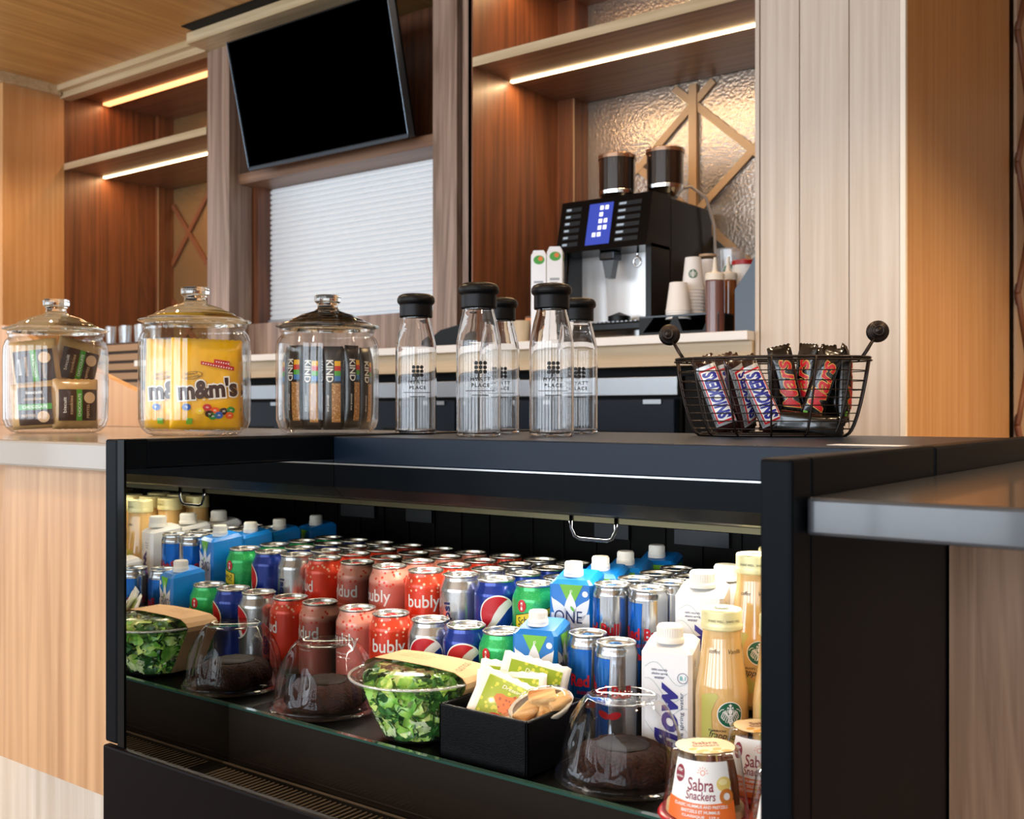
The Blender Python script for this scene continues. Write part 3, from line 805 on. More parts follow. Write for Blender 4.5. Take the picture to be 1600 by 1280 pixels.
# ---------------------------------------------------------------- cartons
def carton_body(w, h, hb, ch, m, mtop):
    """square prism carton with chamfered upright edges and a roof sloping to the front"""
    mb = MB(); a = w / 2; c = ch
    base = [(-a + c, -a), (a - c, -a), (a, -a + c), (a, a - c), (a - c, a), (-a + c, a), (-a, a - c), (-a, -a + c)]
    n = 8
    vs = [(x, y, 0) for x, y in base] + [(x, y, h if y < 0 else hb) for x, y in base] + [(x * 0.80, y * 0.80, (h if y < 0 else hb) + 0.006) for x, y in base]
    fs = [tuple(reversed(range(n)))] + [(i, (i + 1) % n, n + (i + 1) % n, n + i) for i in range(n)]
    mb.add(vs, fs, m)
    mb.add(vs, [(n + i, n + (i + 1) % n, 2 * n + (i + 1) % n, 2 * n + i) for i in range(n)] + [tuple(2 * n + i for i in range(n))], mtop)
    return mb
def cap(r, h, m, z, x=0, y=0, ribs=36):
    mb = MB(); M = Matrix.Translation((x, y, z))
    mb.lathe([(0, 0), (r * 1.10, 0), (r * 1.10, h * 0.25), (r, h * 0.32), (r * 0.97, h * 0.90), (r * 0.88, h), (0, h)], m, 36, M)
    for i in range(ribs):
        q = 2 * PI * i / ribs
        mb.box(-0.0003, 0.0003, -r * 1.02, -r * 0.9, h * 0.34, h * 0.86, m, M=M @ Matrix.Rotation(q, 4, 'Z'))
    return mb
cap_white = mat('cap_white', 'EDEBE4', 0.45)
oneblue = mat('carton_blue', '0E74C6', 0.35, coat=0.2)
onegreen = mat('carton_green', '6CB42E', 0.4)
cw = mat('carton_white', 'ECEDEF', 0.35, coat=0.2)
def petals(d, f, cx, cy, L, w, angs, m):
    for a in angs:
        a = math.radians(a); pts = []
        for i in range(13):
            q = i / 12; pts.append((q * L, w * math.sin(PI * min(1, q * 1.05)) * (1 - 0.15 * q)))
        low = [(x, -y) for x, y in reversed(pts[1:-1])]
        P = [(cx + x * math.cos(a) - y * math.sin(a), cy + x * math.sin(a) + y * math.cos(a)) for x, y in pts + low]
        P = [(max(-0.0275, min(0.0275, x)), max(0.002, y)) for x, y in P]
        d.decal(poly(P), m, f, step=0, off=.0002)
one = thing('juice_carton', 'x', 'carton')
carton_body(0.062, 0.130, 0.138, 0.004, oneblue, oneblue).build('box', one)
MB().lathe([(0.0138, 0), (0.0138, 0.004)], cap_white, 24, Matrix.Translation((-0.004, -0.004, 0.138))).build('spout', one)
cap(0.0125, 0.016, cap_white, 0.142, -0.004, -0.004).build('cap', one)
d = MB()
for (o_, ux) in (((0, -0.031, 0), (1, 0, 0)), ((0.031, 0, 0), (0, 1, 0))):
    f = flat(o_, ux, (0, 0, 1))
    d.decal(poly([(-0.016, 0.130), (0.018, 0.130), (0.004, 0.102), (-0.002, 0.102)]), onegreen, f, step=0, off=.0001)
    petals(d, f, 0, 0.072, 0.050, 0.0095, (90, 125, 55, 158, 22, -8, 188, -45, 225), cw)
    d.decal(poly([(-0.0275, 0.002), (0.0275, 0.002), (0.0275, 0.045), (0.0, 0.082), (-0.0275, 0.045)]), cw, f, step=0, off=.0003)
    d.decal(text('ONE', 0.017, 0.040, -0.003, 0.086, -0.002), txt_navy, f, step=0, off=.0006)
    d.decal(disc(0.003, 0.097, 0.0045, 12, ry=0.0018, rot=-0.9), onegreen, f, step=0, off=.0007)
    d.decal(text('coconut water', 0.004, 0.026, 0.006, 0.070, 0.0), mat('print_grey', '7A8088', 0.4), f, step=0, off=.0006)
    d.decal(ring(0.001, 0.121, 0.0012, 0.0018, 12), txt_white, f, step=0, off=.0004)
    d.decal(disc(0.021, 0.118, 0.0042, 16), cw, f, step=0, off=.0004)
f = flat((0.031, 0, 0), (0, 1, 0), (0, 0, 1))
d.decal(stroke([(-0.024, 0.128), (-0.004, 0.104)], 0.0009), txt_black, f, step=0, off=.0006)
d.decal(text('MY WORD', 0.0045, 0.020, 0.0255, 0.07, rot=PI / 2), cw, f, step=0, off=.0006)
d.build('label_print', one)

flow = thing('water_carton', 'x', 'carton')
carton_body(0.062, 0.132, 0.140, 0.005, cw, cw).build('box', flow)
cap(0.0160, 0.021, cap_white, 0.142, 0, -0.008).build('cap', flow)
d = MB()
wave = mat('print_pale_line', 'A9B8BC', 0.5); ind = mat('print_indigo', '241C86', 0.35); teal = mat('print_teal', '2AA0A0', 0.4)
for (o_, ux) in (((0, -0.031, 0), (1, 0, 0)), ((0.031, 0, 0), (0, 1, 0))):
    f = flat(o_, ux, (0, 0, 1))
    for k in range(5):
        d.decal(stroke([(-0.026 + i * 0.0047, 0.115 - k * 0.022 + 0.010 * math.sin(i * 0.55 + k) - 0.0012 * i) for i in range(12)], 0.0006), wave, f, step=0, off=.0001)
f = flat((0, -0.031, 0), (1, 0, 0), (0, 0, 1))
d.decal(text('flow', 0.029, 0.080, 0.0, 0.058, 0.035, shear=0.25, rot=PI / 2), ind, f, step=0, off=.0003)
d.decal(text('alkaline spring water', 0.006, 0.074, 0.019, 0.05, 0.0, rot=PI / 2), txt_navy, f, step=0, off=.0003)
for k, s_ in enumerate(('100% naturally', 'alkaline spring', 'water')):
    d.decal(text(s_, 0.0032, None, -0.008, 0.112 - k * 0.0045, 0.012), txt_navy, f, step=0, off=.0003)
f = flat((0, -0.031, 0), (1, 0, 0), (0, 0, 1))
d.decal(ring(0.020, 0.104, 0.0058, 0.0064), txt_navy, f, step=0, off=.0004)
d.decal(text('8.1', 0.005, None, 0.020, 0.104, 0.012), teal, f, step=0, off=.0004)
f = flat((0.031, 0, 0), (0, 1, 0), (0, 0, 1))
d.decal(ring(-0.014, 0.120, 0.004, 0.0046), txt_black, f, step=0, off=.0004)
d.decal(text('B', 0.0045, None, -0.014, 0.120), txt_black, f, step=0, off=.0004)
for k in range(6): d.decal(rect(0.0, 0.012, 0.03 + k * 0.006, 0.032 + k * 0.006), wave, f, step=0, off=.0003)
d.build('label_print', flow)

# ---------------------------------------------------------------- coffee drink bottles
FB = [(0.0, 0.004), (0.022, 0.004), (0.027, 0.0), (0.0305, 0.006), (0.0312, 0.016), (0.0312, 0.088), (0.0300, 0.102), (0.0262, 0.126), (0.0236, 0.146), (0.0226, 0.158), (0.0226, 0.170), (0.0, 0.170)]
fr = interp(FB[3:-1])
cream = mat('coffee_cream_liquid', 'D6AE6E', 0.12, coat=1.0, spec=0.6)
frap = thing('coffee_drink_bottle', 'x', 'bottle')
MB().lathe(FB, cream, 44).build('bottle', frap)
MB().lathe([(0.0235, 0.166), (0.0245, 0.167), (0.0245, 0.172), (0.0238, 0.1735), (0.0238, 0.188), (0.0228, 0.190), (0.0, 0.190)], mat('lid_cream', 'E6DEA8', 0.35, 0.2), 44).build('lid', frap)
d = MB()
sg = mat('logo_green', '0C5C40', 0.4); ol = mat('label_olive_yellow', 'B9B35A', 0.4)
f = cyl(fr, -PI / 2, 0.068)
pts = [(-0.030, -0.045), (-0.030, 0.024)] + [(-0.030 + 0.022 * math.sin(q), 0.024 + 0.004 * math.sin(2 * q)) for q in (0.5, 1.0, 1.5)] + [(-0.012, 0.018), (-0.017, 0.005), (-0.016, -0.012), (-0.008, -0.026), (0.006, -0.038), (0.02, -0.045)]
d.decal(poly(pts), ol, f, off=.0001)
def siren(d, f, cx, cy, r, st=0.006):
    d.decal(disc(cx, cy, r, 32), sg, f, step=st, off=.0003)
    o2 = .0006
    d.decal(ring(cx, cy, r * 0.97, r * 1.04, 32), txt_white, f, step=st, off=.0004)
    d.decal(star(cx, cy + r * 0.74, r * 0.17), txt_white, f, step=0, off=o2)
    d.decal(poly([(cx - r * 0.28, cy + r * 0.48), (cx - r * .2, cy + r * .66), (cx - r * .1, cy + r * .52), (cx, cy + r * .64), (cx + r * .1, cy + r * .52), (cx + r * .2, cy + r * .66), (cx + r * 0.28, cy + r * 0.48)]), txt_white, f, step=0, off=o2)
    d.decal(disc(cx, cy + r * 0.25, r * 0.17, 16, ry=r * 0.22), txt_white, f, step=0, off=o2)
    for s in (-1, 1):
        for k in range(5):
            x0 = cx + s * r * (0.20 + 0.11 * k)
            path = [(x0 * 1 + s * r * (0.06 * math.sin(i * 0.9 + k)), cy + r * (0.42 - 0.05 * k - i * (0.135 - 0.012 * k))) for i in range(9 - k // 2)]
            path = [(x, y) for x, y in path if (x - cx) ** 2 + (y - cy) ** 2 < (r * 0.93) ** 2]
            if len(path) > 2: d.decal(stroke(path, r * 0.055), txt_white, f, step=0, off=o2)
        d.decal(stroke([(cx + s * r * .5, cy + r * .45), (cx + s * r * .72, cy + r * .38), (cx + s * r * .86, cy + r * .2)], r * .05), txt_white, f, step=0, off=o2)
    d.decal(poly([(cx - r * .14, cy + r * .02), (cx + r * .14, cy + r * .02), (cx + r * .2, cy - r * .5), (cx, cy - r * .9), (cx - r * .2, cy - r * .5)]), txt_white, f, step=0, off=o2)
    for k in range(3): d.decal(stroke([(cx - r * .1, cy - r * (.12 + .17 * k)), (cx, cy - r * (.18 + .17 * k)), (cx + r * .1, cy - r * (.12 + .17 * k))], r * .035), sg, f, step=0, off=.0008)
siren(d, f, 0.005, 0.004, 0.0145)
d.decal(text('STARBUCKS', 0.0022, 0.020, -0.010, -0.015, 0.02), txt_black, f, off=.0004)
d.decal(text('frappuccino', 0.0105, 0.047, 0.004, -0.022, 0.0, shear=0.3, rot=-0.08), txt_black, f, off=.0004)
d.build('label_print', frap); d = MB()
fn = cyl(fr, -PI / 2, 0.143)
d.decal(text('Vanilla', 0.0050, 0.016, 0.012, 0.0, 0.0, shear=0.3), txt_black, fn, off=.0002)
d.decal(text('coffee', 0.0050, 0.013, -0.012, 0.0, 0.0, shear=0.3), txt_black, fn, off=.0002)
d.build('neck_print', frap); d = MB()
d.decal(text('SHAKE WELL . SHAKE WELL', 0.0026, 0.040, 0.0, 0.0), txt_black, cyl(lambda z: 0.0240, -PI / 2, 0.178), off=.0002)
siren(d, flat((0, 0, 0.1902), (1, 0, 0), (0, 1, 0)), 0, 0, 0.009, 0)
d.build('lid_print', frap)

# ---------------------------------------------------------------- set out the rows
Z1, Z2 = H - 0.4235, H - 0.3685
ROWY = [1.155, 1.232, 1.300, 1.368, 1.436, 1.504]
ROWN = ['in the front row', 'in the second row, first raised one', 'in the third row back', 'in the fourth row back', 'in the fifth row back', 'in the rearmost row']
KIND = {'pink': 'pink sparkling water can by the mirrored wall', 'red': 'bright red sparkling water can', 'silver': 'silver diet cola can', 'blue': 'blue cola can with red and white globe', 'green': 'green ginger ale can with yellow banner'}
XC = {'pink': (-1.171, -1.176), 'red': (-1.101, -1.100), 'silver': (-1.022, -1.028), 'blue': (-0.955, -0.961), 'green': (-0.8895, -0.890)}
rot = {'pink': -0.75, 'red': -0.12, 'silver': 0.1, 'blue': 0.05, 'green': -0.15}
rnd = random.Random(3)
for r in range(5):
    for k in CANS:
        x = XC[k][0 if r == 0 else 1] + (rnd.uniform(-.0008, .0008) if r else 0); y = ROWY[r] + (rnd.uniform(-.0005, .0005))
        extra = {('silver', 1): PI - 1.15, ('blue', 1): 0.25, ('green', 1): 0.0}.get((k, r), rot[k] + (rnd.uniform(-0.5, 0.5) if r > 1 else 0))
        place(CANS[k], (x, y, Z1 if r == 0 else Z2), FACE(x, y) + extra, '%s %s' % (KIND[k], ROWN[r]), 'drink cans in rows in the display case')
for c, xx, nm in ((0, (-0.752, -0.7535), 'left'), (1, (-0.694, -0.6985), 'right')):
    for r in range(5):
        x = xx[0 if r == 0 else 1]; y = [1.158, 1.222, 1.282, 1.342, 1.402, 1.462][r] - (0.024 if c and r == 0 else 0)
        place(slim, (x, y, Z1 if r == 0 else Z2), FACE(x, y) + ((0.15 if r == 0 else -0.75) if c == 0 else -0.35), 'slim blue and silver energy drink can, %s of its pair, %s' % (nm, ROWN[r].replace(', first raised one', '')), 'slim energy drink cans')
for r, y in enumerate((1.150, 1.235, 1.305, 1.375, 1.470)):
    x = -0.8195
    place(one, (x, y, Z1 if r == 0 else Z2), 0.28, 'blue and white juice carton with green point, %s' % ROWN[[0, 1, 2, 3, 5][r]].replace(', first raised one', ''), 'blue juice cartons')
for r, y in enumerate((1.153, 1.240, 1.310, 1.385)):
    place(flow, (-0.628 if r else -0.627, y, Z1 if r == 0 else Z2), 0.30, 'white alkaline water carton with white cap, %s' % ROWN[r].replace(', first raised one', ''), 'white water cartons')
for c, xx, nm in ((0, (-0.558, -0.556), 'left column'), (1, (-0.486, -0.486), 'right column by the post'), (2, (-0.415, -0.415), 'column hidden behind the right post')):
    for r in range(4):
        y = (1.150, 1.240, 1.308, 1.376)[r] - (0.0 if c == 0 else -0.003)
        place(frap, (xx[0 if r == 0 else 1], y, Z1 if r == 0 else Z2), FACE(xx[0], y) + (0.15 if r == 0 else 0.0), 'bottle of creamy coffee drink, %s, %s' % (nm, ROWN[r].replace(', first raised one', '')), 'coffee drink bottles')

# ================================================================ FRONT TRAY FOODS
plast = thin_glass('clear_plastic', (0.985, 0.985, 0.99), 0.010, 2.4, 0.02, 0.8, haze=0.002)
plast2 = thin_glass('clear_plastic_bowl', (0.97, 0.99, 0.97), 0.012, 3.5, 0.04, 0.5, haze=0.012)
def choc():
    m, nt, b = new_mat('chocolate_sponge')
    b.inputs['Roughness'].default_value = 0.8; b.inputs['Specular IOR Level'].default_value = 0.12
    tc = nt.nodes.new('ShaderNodeTexCoord'); n = nt.nodes.new('ShaderNodeTexNoise'); n.inputs['Scale'].default_value = 260; n.inputs['Detail'].default_value = 4
    nt.links.new(tc.outputs['Object'], n.inputs['Vector'])
    bp = nt.nodes.new('ShaderNodeBump'); bp.inputs['Strength'].default_value = 1.0; bp.inputs['Distance'].default_value = 0.003
    nt.links.new(n.outputs['Fac'], bp.inputs['Height']); nt.links.new(bp.outputs['Normal'], b.inputs['Normal'])
    rp = nt.nodes.new('ShaderNodeValToRGB'); rp.color_ramp.elements[0].position = 0.35; rp.color_ramp.elements[0].color = (*hexc('140806'), 1)
    rp.color_ramp.elements[1].position = 0.75; rp.color_ramp.elements[1].color = (*hexc('3A1E12'), 1)
    nt.links.new(n.outputs['Fac'], rp.inputs[0]); nt.links.new(rp.outputs[0], b.inputs['Base Color'])
    return m
chocm = choc()
cakec = thing('cake_container', 'x', 'container')
MB().lathe([(0, 0.001), (0.060, 0.001), (0.064, 0.006), (0.074, 0.008), (0.0785, 0.006), (0.0785, 0.009), (0.073, 0.0105), (0.062, 0.009), (0, 0.004)], plast, 56).build('base', cakec)
DP = [(0.076, 0.0105), (0.0775, 0.013), (0.0735, 0.015), (0.0705, 0.022), (0.0690, 0.032), (0.0655, 0.052), (0.0590, 0.072), (0.0495, 0.090), (0.0425, 0.0975), (0.0405, 0.0985), (0.0385, 0.0965), (0.0360, 0.0945), (0, 0.0945)]
dm = MB(); seg = 72; vs = []; fs = []
for (r, z) in DP:
    for i in range(seg):
        q = 2 * PI * i / seg
        amp = 0.0034 * max(0, math.sin(PI * min(1, max(0, (z - 0.015) / 0.075))))
        rr = r + amp * math.cos(10 * q)
        vs.append((rr * math.cos(q), rr * math.sin(q), z))
for a in range(len(DP) - 2):
    for i in range(seg):
        j = (i + 1) % seg; fs.append((a * seg + i, a * seg + j, (a + 1) * seg + j, (a + 1) * seg + i))
fs.append(tuple((len(DP) - 2) * seg + i for i in range(seg)))
dm.add(vs, fs, plast, True)
for k in range(3): dm.tube([((0.030 - k * .009) * math.cos(2 * PI * i / 30), (0.030 - k * .009) * math.sin(2 * PI * i / 30), 0.0952) for i in range(30)], 0.0005, plast, 5, closed=True)
dm.build('dome_lid', cakec)
cake = thing('chocolate_cake', 'x', 'cake')
def lump(mb, prof, m, seg, amp, seed, flute=0, fa=0, M=None):
    R = random.Random(seed); vs = []; fs = []; n = len(prof)
    for (r, z) in prof:
        for i in range(seg):
            q = 2 * PI * i / seg; rr = r * (1 + fa * abs(math.cos(flute * q / 2))) + R.uniform(-amp, amp)
            vs.append((rr * math.cos(q), rr * math.sin(q), z + R.uniform(-amp, amp) * 0.6))
    for a in range(n - 1):
        for i in range(seg):
            j = (i + 1) % seg; fs.append((a * seg + i, a * seg + j, (a + 1) * seg + j, (a + 1) * seg + i))
    mb.add(vs, fs, m, True, M)
lump(m1 := MB(), [(0.004, 0), (0.050, 0.0), (0.0535, 0.006), (0.0545, 0.016), (0.052, 0.027), (0.046, 0.036), (0.038, 0.041), (0.029, 0.0415), (0.021, 0.038), (0.015, 0.031), (0.012, 0.02), (0.0, 0.02)], chocm, 60, 0.0018, 5, 10, 0.07)
m1.build('sponge', cake)
lump(m2 := MB(), [(0.030, 0.0425), (0.028, 0.044), (0.020, 0.0445), (0.0, 0.0445)], mat('cake_glaze', '160B07', 0.6, spec=0.1), 40, 0.0004, 6)
m2.build('glaze', cake)
for (x, y, l1, l2) in ((-1.112, 1.034, 'clear domed cake container nearest the mirrored wall', 'dark chocolate ring cake under the dome nearest the mirrored wall'),
                       (-0.6275, 1.040, 'clear domed cake container right of the black box', 'dark chocolate ring cake under the dome right of the black box')):
    place(cakec, (x, y, Z1), 0.3, l1, 'domed cake containers')
    place(cake, (x, y, Z1 + 0.0095), 0.2, l2, 'chocolate ring cakes').scale = (1, 1, 0.8)

# salad bowl
sx, sy = -0.930, 1.024
sb = thing('salad_bowl', 'clear plastic salad bowl with kraft paper sleeve left of the black box', 'salad bowl', (sx, sy, Z1))
sb.scale = (1, 1, 0.9)
bowlp = [(0, 0.002), (0.040, 0.002), (0.046, 0.004), (0.0585, 0.030), (0.070, 0.058), (0.0765, 0.080), (0.0835, 0.084), (0.0865, 0.086)]
MB().lathe(bowlp, plast2, 10, smooth=False).lathe([(0.0765, 0.080), (0.0835, 0.084), (0.0870, 0.086), (0.0872, 0.089)], plast2, 60).build('bowl', sb)
lidp = [(0.0872, 0.0892), (0.0868, 0.0925), (0.0820, 0.0925), (0.0790, 0.0905), (0.0750, 0.0915), (0.0700, 0.0990), (0.0620, 0.1035), (0.0500, 0.1050), (0.0480, 0.1035), (0.0, 0.1030)]
MB().lathe(lidp, plast2, 60).tube([(0.0874 * math.cos(2 * PI * i / 60), 0.0874 * math.sin(2 * PI * i / 60), 0.0905) for i in range(60)], 0.0018, thin_glass('clear_plastic_rim', (0.95, 0.96, 0.97), 0.25, 2.0, 0.1, 0.6, haze=0.25), 8, closed=True).build('lid', sb)
kraft = mat('kraft_paper', 'C9A273', 0.7, vary=0.06, vscale=300)
xs_ = [(-0.045, 0.006), (-0.058, 0.028), (-0.072, 0.056), (-0.0885, 0.084), (-0.0895, 0.092), (-0.084, 0.0985), (-0.070, 0.1045), (-0.03, 0.1068), (0.03, 0.1068), (0.070, 0.1045), (0.084, 0.0985), (0.0895, 0.092), (0.0885, 0.084), (0.072, 0.056), (0.058, 0.028), (0.045, 0.006)]
sl = MB(); hw = 0.029; yo = 0.022
vs = [(x, yo + s_ * hw, z) for x, z in xs_ for s_ in (-1, 1)] + [(x * 0.99, yo + s_ * hw, z - 0.0006) for x, z in xs_ for s_ in (-1, 1)]
n = len(xs_)
sl.add(vs, [(2 * i, 2 * i + 1, 2 * i + 3, 2 * i + 2) for i in range(n - 1)] + [(2 * n + 2 * i, 2 * n + 2 * i + 2, 2 * n + 2 * i + 3, 2 * n + 2 * i + 1) for i in range(n - 1)], kraft, False)
pr = mat('kraft_print', '8A6038', 0.7)
f = flat((0, yo, 0.1070), (1, 0, 0), (0, 1, 0))
for k in range(3): sl.decal(text('fresh salad . salade fraiche', 0.0035, 0.052, -0.022, 0.012 - k * 0.008), pr, f, step=0)
f = flat((0.050, yo, 0.1058), (1, 0, -0.05), (0, 1, 0))
sl.decal(text('SOLDO', 0.009, 0.040, 0.012, -0.002, rot=-PI / 2 + 0.35, sp=1.3), mat('kraft_print_dark', '5A3E22', 0.7), f, step=0, off=.0003)
SR = 0.0
slo = sl.build('paper_sleeve', sb); slo.rotation_euler = (0, 0, SR)
# lettuce
def leafmat(name, a, b):
    m = wood(name, a, b, 'Z', 2.2, 0.4, 1.0, 0.3); m.node_tree.nodes['Principled BSDF'].inputs['Subsurface Weight'].default_value = 0.0
    return m
LG = [leafmat('lettuce_light', 'DCE88C', '98C850'), leafmat('lettuce_mid', '9CCC56', '5CA030'), leafmat('lettuce_dark', '3E7A2C', '1C4A1C'), leafmat('lettuce_rib', 'E4ECC0', 'B4CC80')]
br = interp(bowlp[1:])
lm = MB(); R = random.Random(11)
for k in range(260):
    z = R.uniform(0.008, 0.099)
    rmax = (br(z) if z < 0.082 else 0.078 - (z - 0.082) * 1.1) * 0.93 - 0.006
    surf = R.random() < 0.72
    a = R.uniform(0, 2 * PI); rr = rmax * (R.uniform(0.86, 1.0) if surf else math.sqrt(R.random()) * 0.9)
    if z > 0.09: rr = rmax * math.sqrt(R.random())
    c = Vector((rr * math.cos(a), rr * math.sin(a), z))
    nrm = Vector((math.cos(a), math.sin(a), 0.9 if z > 0.085 else -0.3)) + Vector((R.uniform(-.6, .6), R.uniform(-.6, .6), R.uniform(-.6, .6)))
    q = nrm.to_track_quat('Z', 'Y').to_matrix().to_4x4() @ Matrix.Rotation(R.uniform(0, 6.28), 4, 'Z')
    s1 = R.uniform(0.012, 0.026); s2 = s1 * R.uniform(0.5, 0.8); ph = R.uniform(0, 6); n1 = 7; n2 = 5
    vs = []
    for i in range(n1):
        for j in range(n2):
            u = -1 + 2 * i / (n1 - 1); v = -1 + 2 * j / (n2 - 1)
            wd = math.sqrt(max(0.05, 1 - u * u * 0.9))
            e = abs(v)
            vs.append((u * s1, v * s2 * wd, 0.22 * s1 * math.sin(u * 3 + ph) + e * s1 * 0.28 * math.sin(u * 11 + ph * 2 + v) + 0.2 * s1 * v * v))
    M = Matrix.Translation(c) @ q
    out = []
    for p in vs:
        w = M @ Vector(p); w.z = max(0.006, min(w.z, 0.0995)); lim = (br(w.z) if w.z < 0.082 else 0.078 - max(0, w.z - .09) * 1.2) * 0.945 - 0.0015
        r0 = math.hypot(w.x, w.y)
        if r0 > lim: w.x *= lim / r0; w.y *= lim / r0
        out.append(tuple(w))
    m = LG[min(3, int(R.choice([0, 0, 1, 1, 1, 2, 2, 3]) if z > 0.035 else R.choice([0, 1, 2, 2, 3])))]
    lm.add(out, [(i * n2 + j, (i + 1) * n2 + j, (i + 1) * n2 + j + 1, i * n2 + j + 1) for i in range(n1 - 1) for j in range(n2 - 1)], m, True)
lo = lm.build('lettuce', loc=(sx, sy, Z1)); lo.scale = (1, 1, 0.9); tag(lo, 'chopped green lettuce filling the clear salad bowl', 'lettuce', kind='stuff')

# black box with sachets
bx_ = thing('black_box', 'open square black tray holding dressing sachets and croutons', 'box', (-0.7785, 1.031, Z1))
mel = mat('black_melamine', '050506', 0.3, spec=0.12, bump=0.5, bscale=900)
bb = MB(); w, l, h, t_ = 0.0665, 0.061, 0.069, 0.005
bb.box(-w, w, -l, l, 0, 0.005, mel)
bb.box(-w, w, -l, -l + t_, 0.0, h, mel, 0.0018).box(-w, w, l - t_, l, 0.0, h, mel, 0.0018).box(-w, -w + t_, -l, l, 0, h, mel, 0.0018).box(w - t_, w, -l, l, 0, h, mel, 0.0018)
bb.build('tray', bx_)
wp = mat('sachet_white', 'E8E8E4', 0.3); gp = speckle('sachet_green', '8EA82C', 'C8CC4C', 160, 0.35, 0.3, 0.0); og = speckle('sachet_orange', 'C8642C', '8E3018', 220, 0.32, 0.3, 0.0)
def pillow(mb, w, h, t, m, n=10, crimp=0.006, M=None, seed=0, wr=0.0004, zig=True):
    """two-sided puffed pouch lying in x,z with thickness along y"""
    R = random.Random(seed); vs = []; fs = []; nn = n + 1
    for s in (-1, 1):
        for j in range(nn):
            for i in range(nn):
                u = -1 + 2 * i / n; v = -1 + 2 * j / n
                e = max(0, 1 - abs(u) ** 4) * max(0, 1 - (abs(v) * (1 + crimp / h)) ** 4)
                y = s * (t / 2 * max(0, e) ** 0.6 + 0.0003) + R.uniform(-wr, wr) * (1 if e > 0.02 else 0)
                z = v * h / 2
                if zig and j in (0, n): z += 0.0008 * (1 if i % 2 else -1)
                vs.append((u * w / 2, y, z))
    o = nn * nn
    for j in range(n):
        for i in range(n):
            a = j * nn + i
            fs.append((a, a + 1, a + nn + 1, a + nn)); fs.append((o + a, o + a + nn, o + a + nn + 1, o + a + 1))
    for i in range(n):
        fs += [(i, o + i, o + i + 1, i + 1), (n * nn + i, n * nn + i + 1, o + n * nn + i + 1, o + n * nn + i), (i * nn, (i + 1) * nn, o + (i + 1) * nn, o + i * nn), (i * nn + n, o + i * nn + n, o + (i + 1) * nn + n, (i + 1) * nn + n)]
    return mb.add(vs, fs, m, True, M)
def pilmap(w, h, t, crimp=0.006, side=-1, lift=0.0012):
    def f(u, v, off):
        a = u / (w / 2); b = v / (h / 2)
        e = max(0, 1 - abs(a) ** 4) * max(0, 1 - (abs(b) * (1 + crimp / h)) ** 4)
        return (u * (-side), side * (t / 2 * e ** 0.6 + lift + off), v)
    return f
sach = thing('dressing_sachet', 'x', 'sachet')
pillow(m1 := MB(), 0.078, 0.062, 0.007, wp, 14, 0.008, wr=0.0001); m1.build('wrapper', sach)
d = MB(); f = pilmap(0.078, 0.062, 0.007, 0.008)
d.decal(rect(-0.030, 0.030, -0.024, 0.023), gp, f, off=0)
d.decal(poly([(0.018 * math.cos(q) * (1 + .25 * math.sin(3 * q)) + 0.004, 0.013 * math.sin(q) * (1 + .2 * math.cos(5 * q)) - 0.004) for q in [i * 2 * PI / 22 for i in range(22)]]), og, f, off=.0003)
d.decal(disc(-0.004, -0.020, 0.011, 18, ry=0.004), txt_red, f, off=.0005)
d.decal(text('Dressing', 0.006, 0.024, 0.0, 0.014, 0.0, shear=0.2), txt_white, f, off=.0005)
d.build('label_print', sach)
def rotm(x, y, z): return (math.radians(x), math.radians(y), math.radians(z))
S = [(-0.782, 1.024, Z1 + 0.066, rotm(-38, 24, 34), 'white-edged dressing sachet frontmost in the black box, showing orange food'),
     (-0.789, 1.040, Z1 + 0.068, rotm(-30, 4, 36), 'white-edged dressing sachet second from the front in the black box'),
     (-0.802, 1.060, Z1 + 0.073, rotm(-26, 6, 32), 'white-edged dressing sachet third back in the black box'),
     (-0.778, 1.070, Z1 + 0.079, rotm(-22, 16, 38), 'white-edged dressing sachet rearmost in the black box')]
for (x, y, z, r_, l_) in S:
    o = place(sach, (x, y, z), 0, l_, 'dressing sachets in the black box', scale=1.12); o.rotation_euler = r_
cr = thing('crouton_pack', 'x', 'crouton pack')
crm = wood('crouton_toast', 'E8C48A', 'B4763A', 'X', 3.0, 0.7, 0.8, 0.0)
R = random.Random(4)
for (x, y, z, a, s_) in ((-0.022, -0.004, 0.010, 0.5, 0.013), (0.004, 0.006, 0.014, -0.3, 0.014), (0.022, -0.004, 0.012, 0.2, 0.012), (0.0, -0.008, 0.006, 1.2, 0.011)):
    MB().box(-s_ * 1.2, s_ * 1.2, -s_ * 0.7, s_ * 0.7, -s_ * 0.6, s_ * 0.6, crm, s_ * 0.3, seg=3, M=Matrix.Translation((x, y, z)) @ Matrix.Rotation(a, 4, 'Z') @ Matrix.Rotation(a * .5, 4, 'X')).build('crouton', cr)
lump(m1 := MB(), [(0.001, -0.008), (0.022, -0.006), (0.033, 0.002), (0.037, 0.012), (0.036, 0.0135), (0.032, 0.012)], mat('crouton_tray', 'D8D2C4', 0.35), 36, 0.0004, 3); o = m1.build('tray', cr); o.scale = (1.1, 0.62, 1)
lump(m1 := MB(), [(0.036, 0.013), (0.031, 0.022), (0.020, 0.028), (0.001, 0.030)], plast, 36, 0.0012, 8); o = m1.build('film', cr); o.scale = (1.1, 0.66, 1)
o = place(cr, (-0.735, 1.030, Z1 + 0.064), 0, 'open-topped pack of golden croutons on the right in the black box', 'crouton packs in the black box'); o.rotation_euler = rotm(34, -14, 52)
o = place(cr, (-0.748, 1.012, Z1 + 0.043), 0, 'pack of croutons low at the front corner inside the black box', 'crouton packs in the black box'); o.rotation_euler = rotm(6, 5, 20); o.scale = (.75, .75, .75)

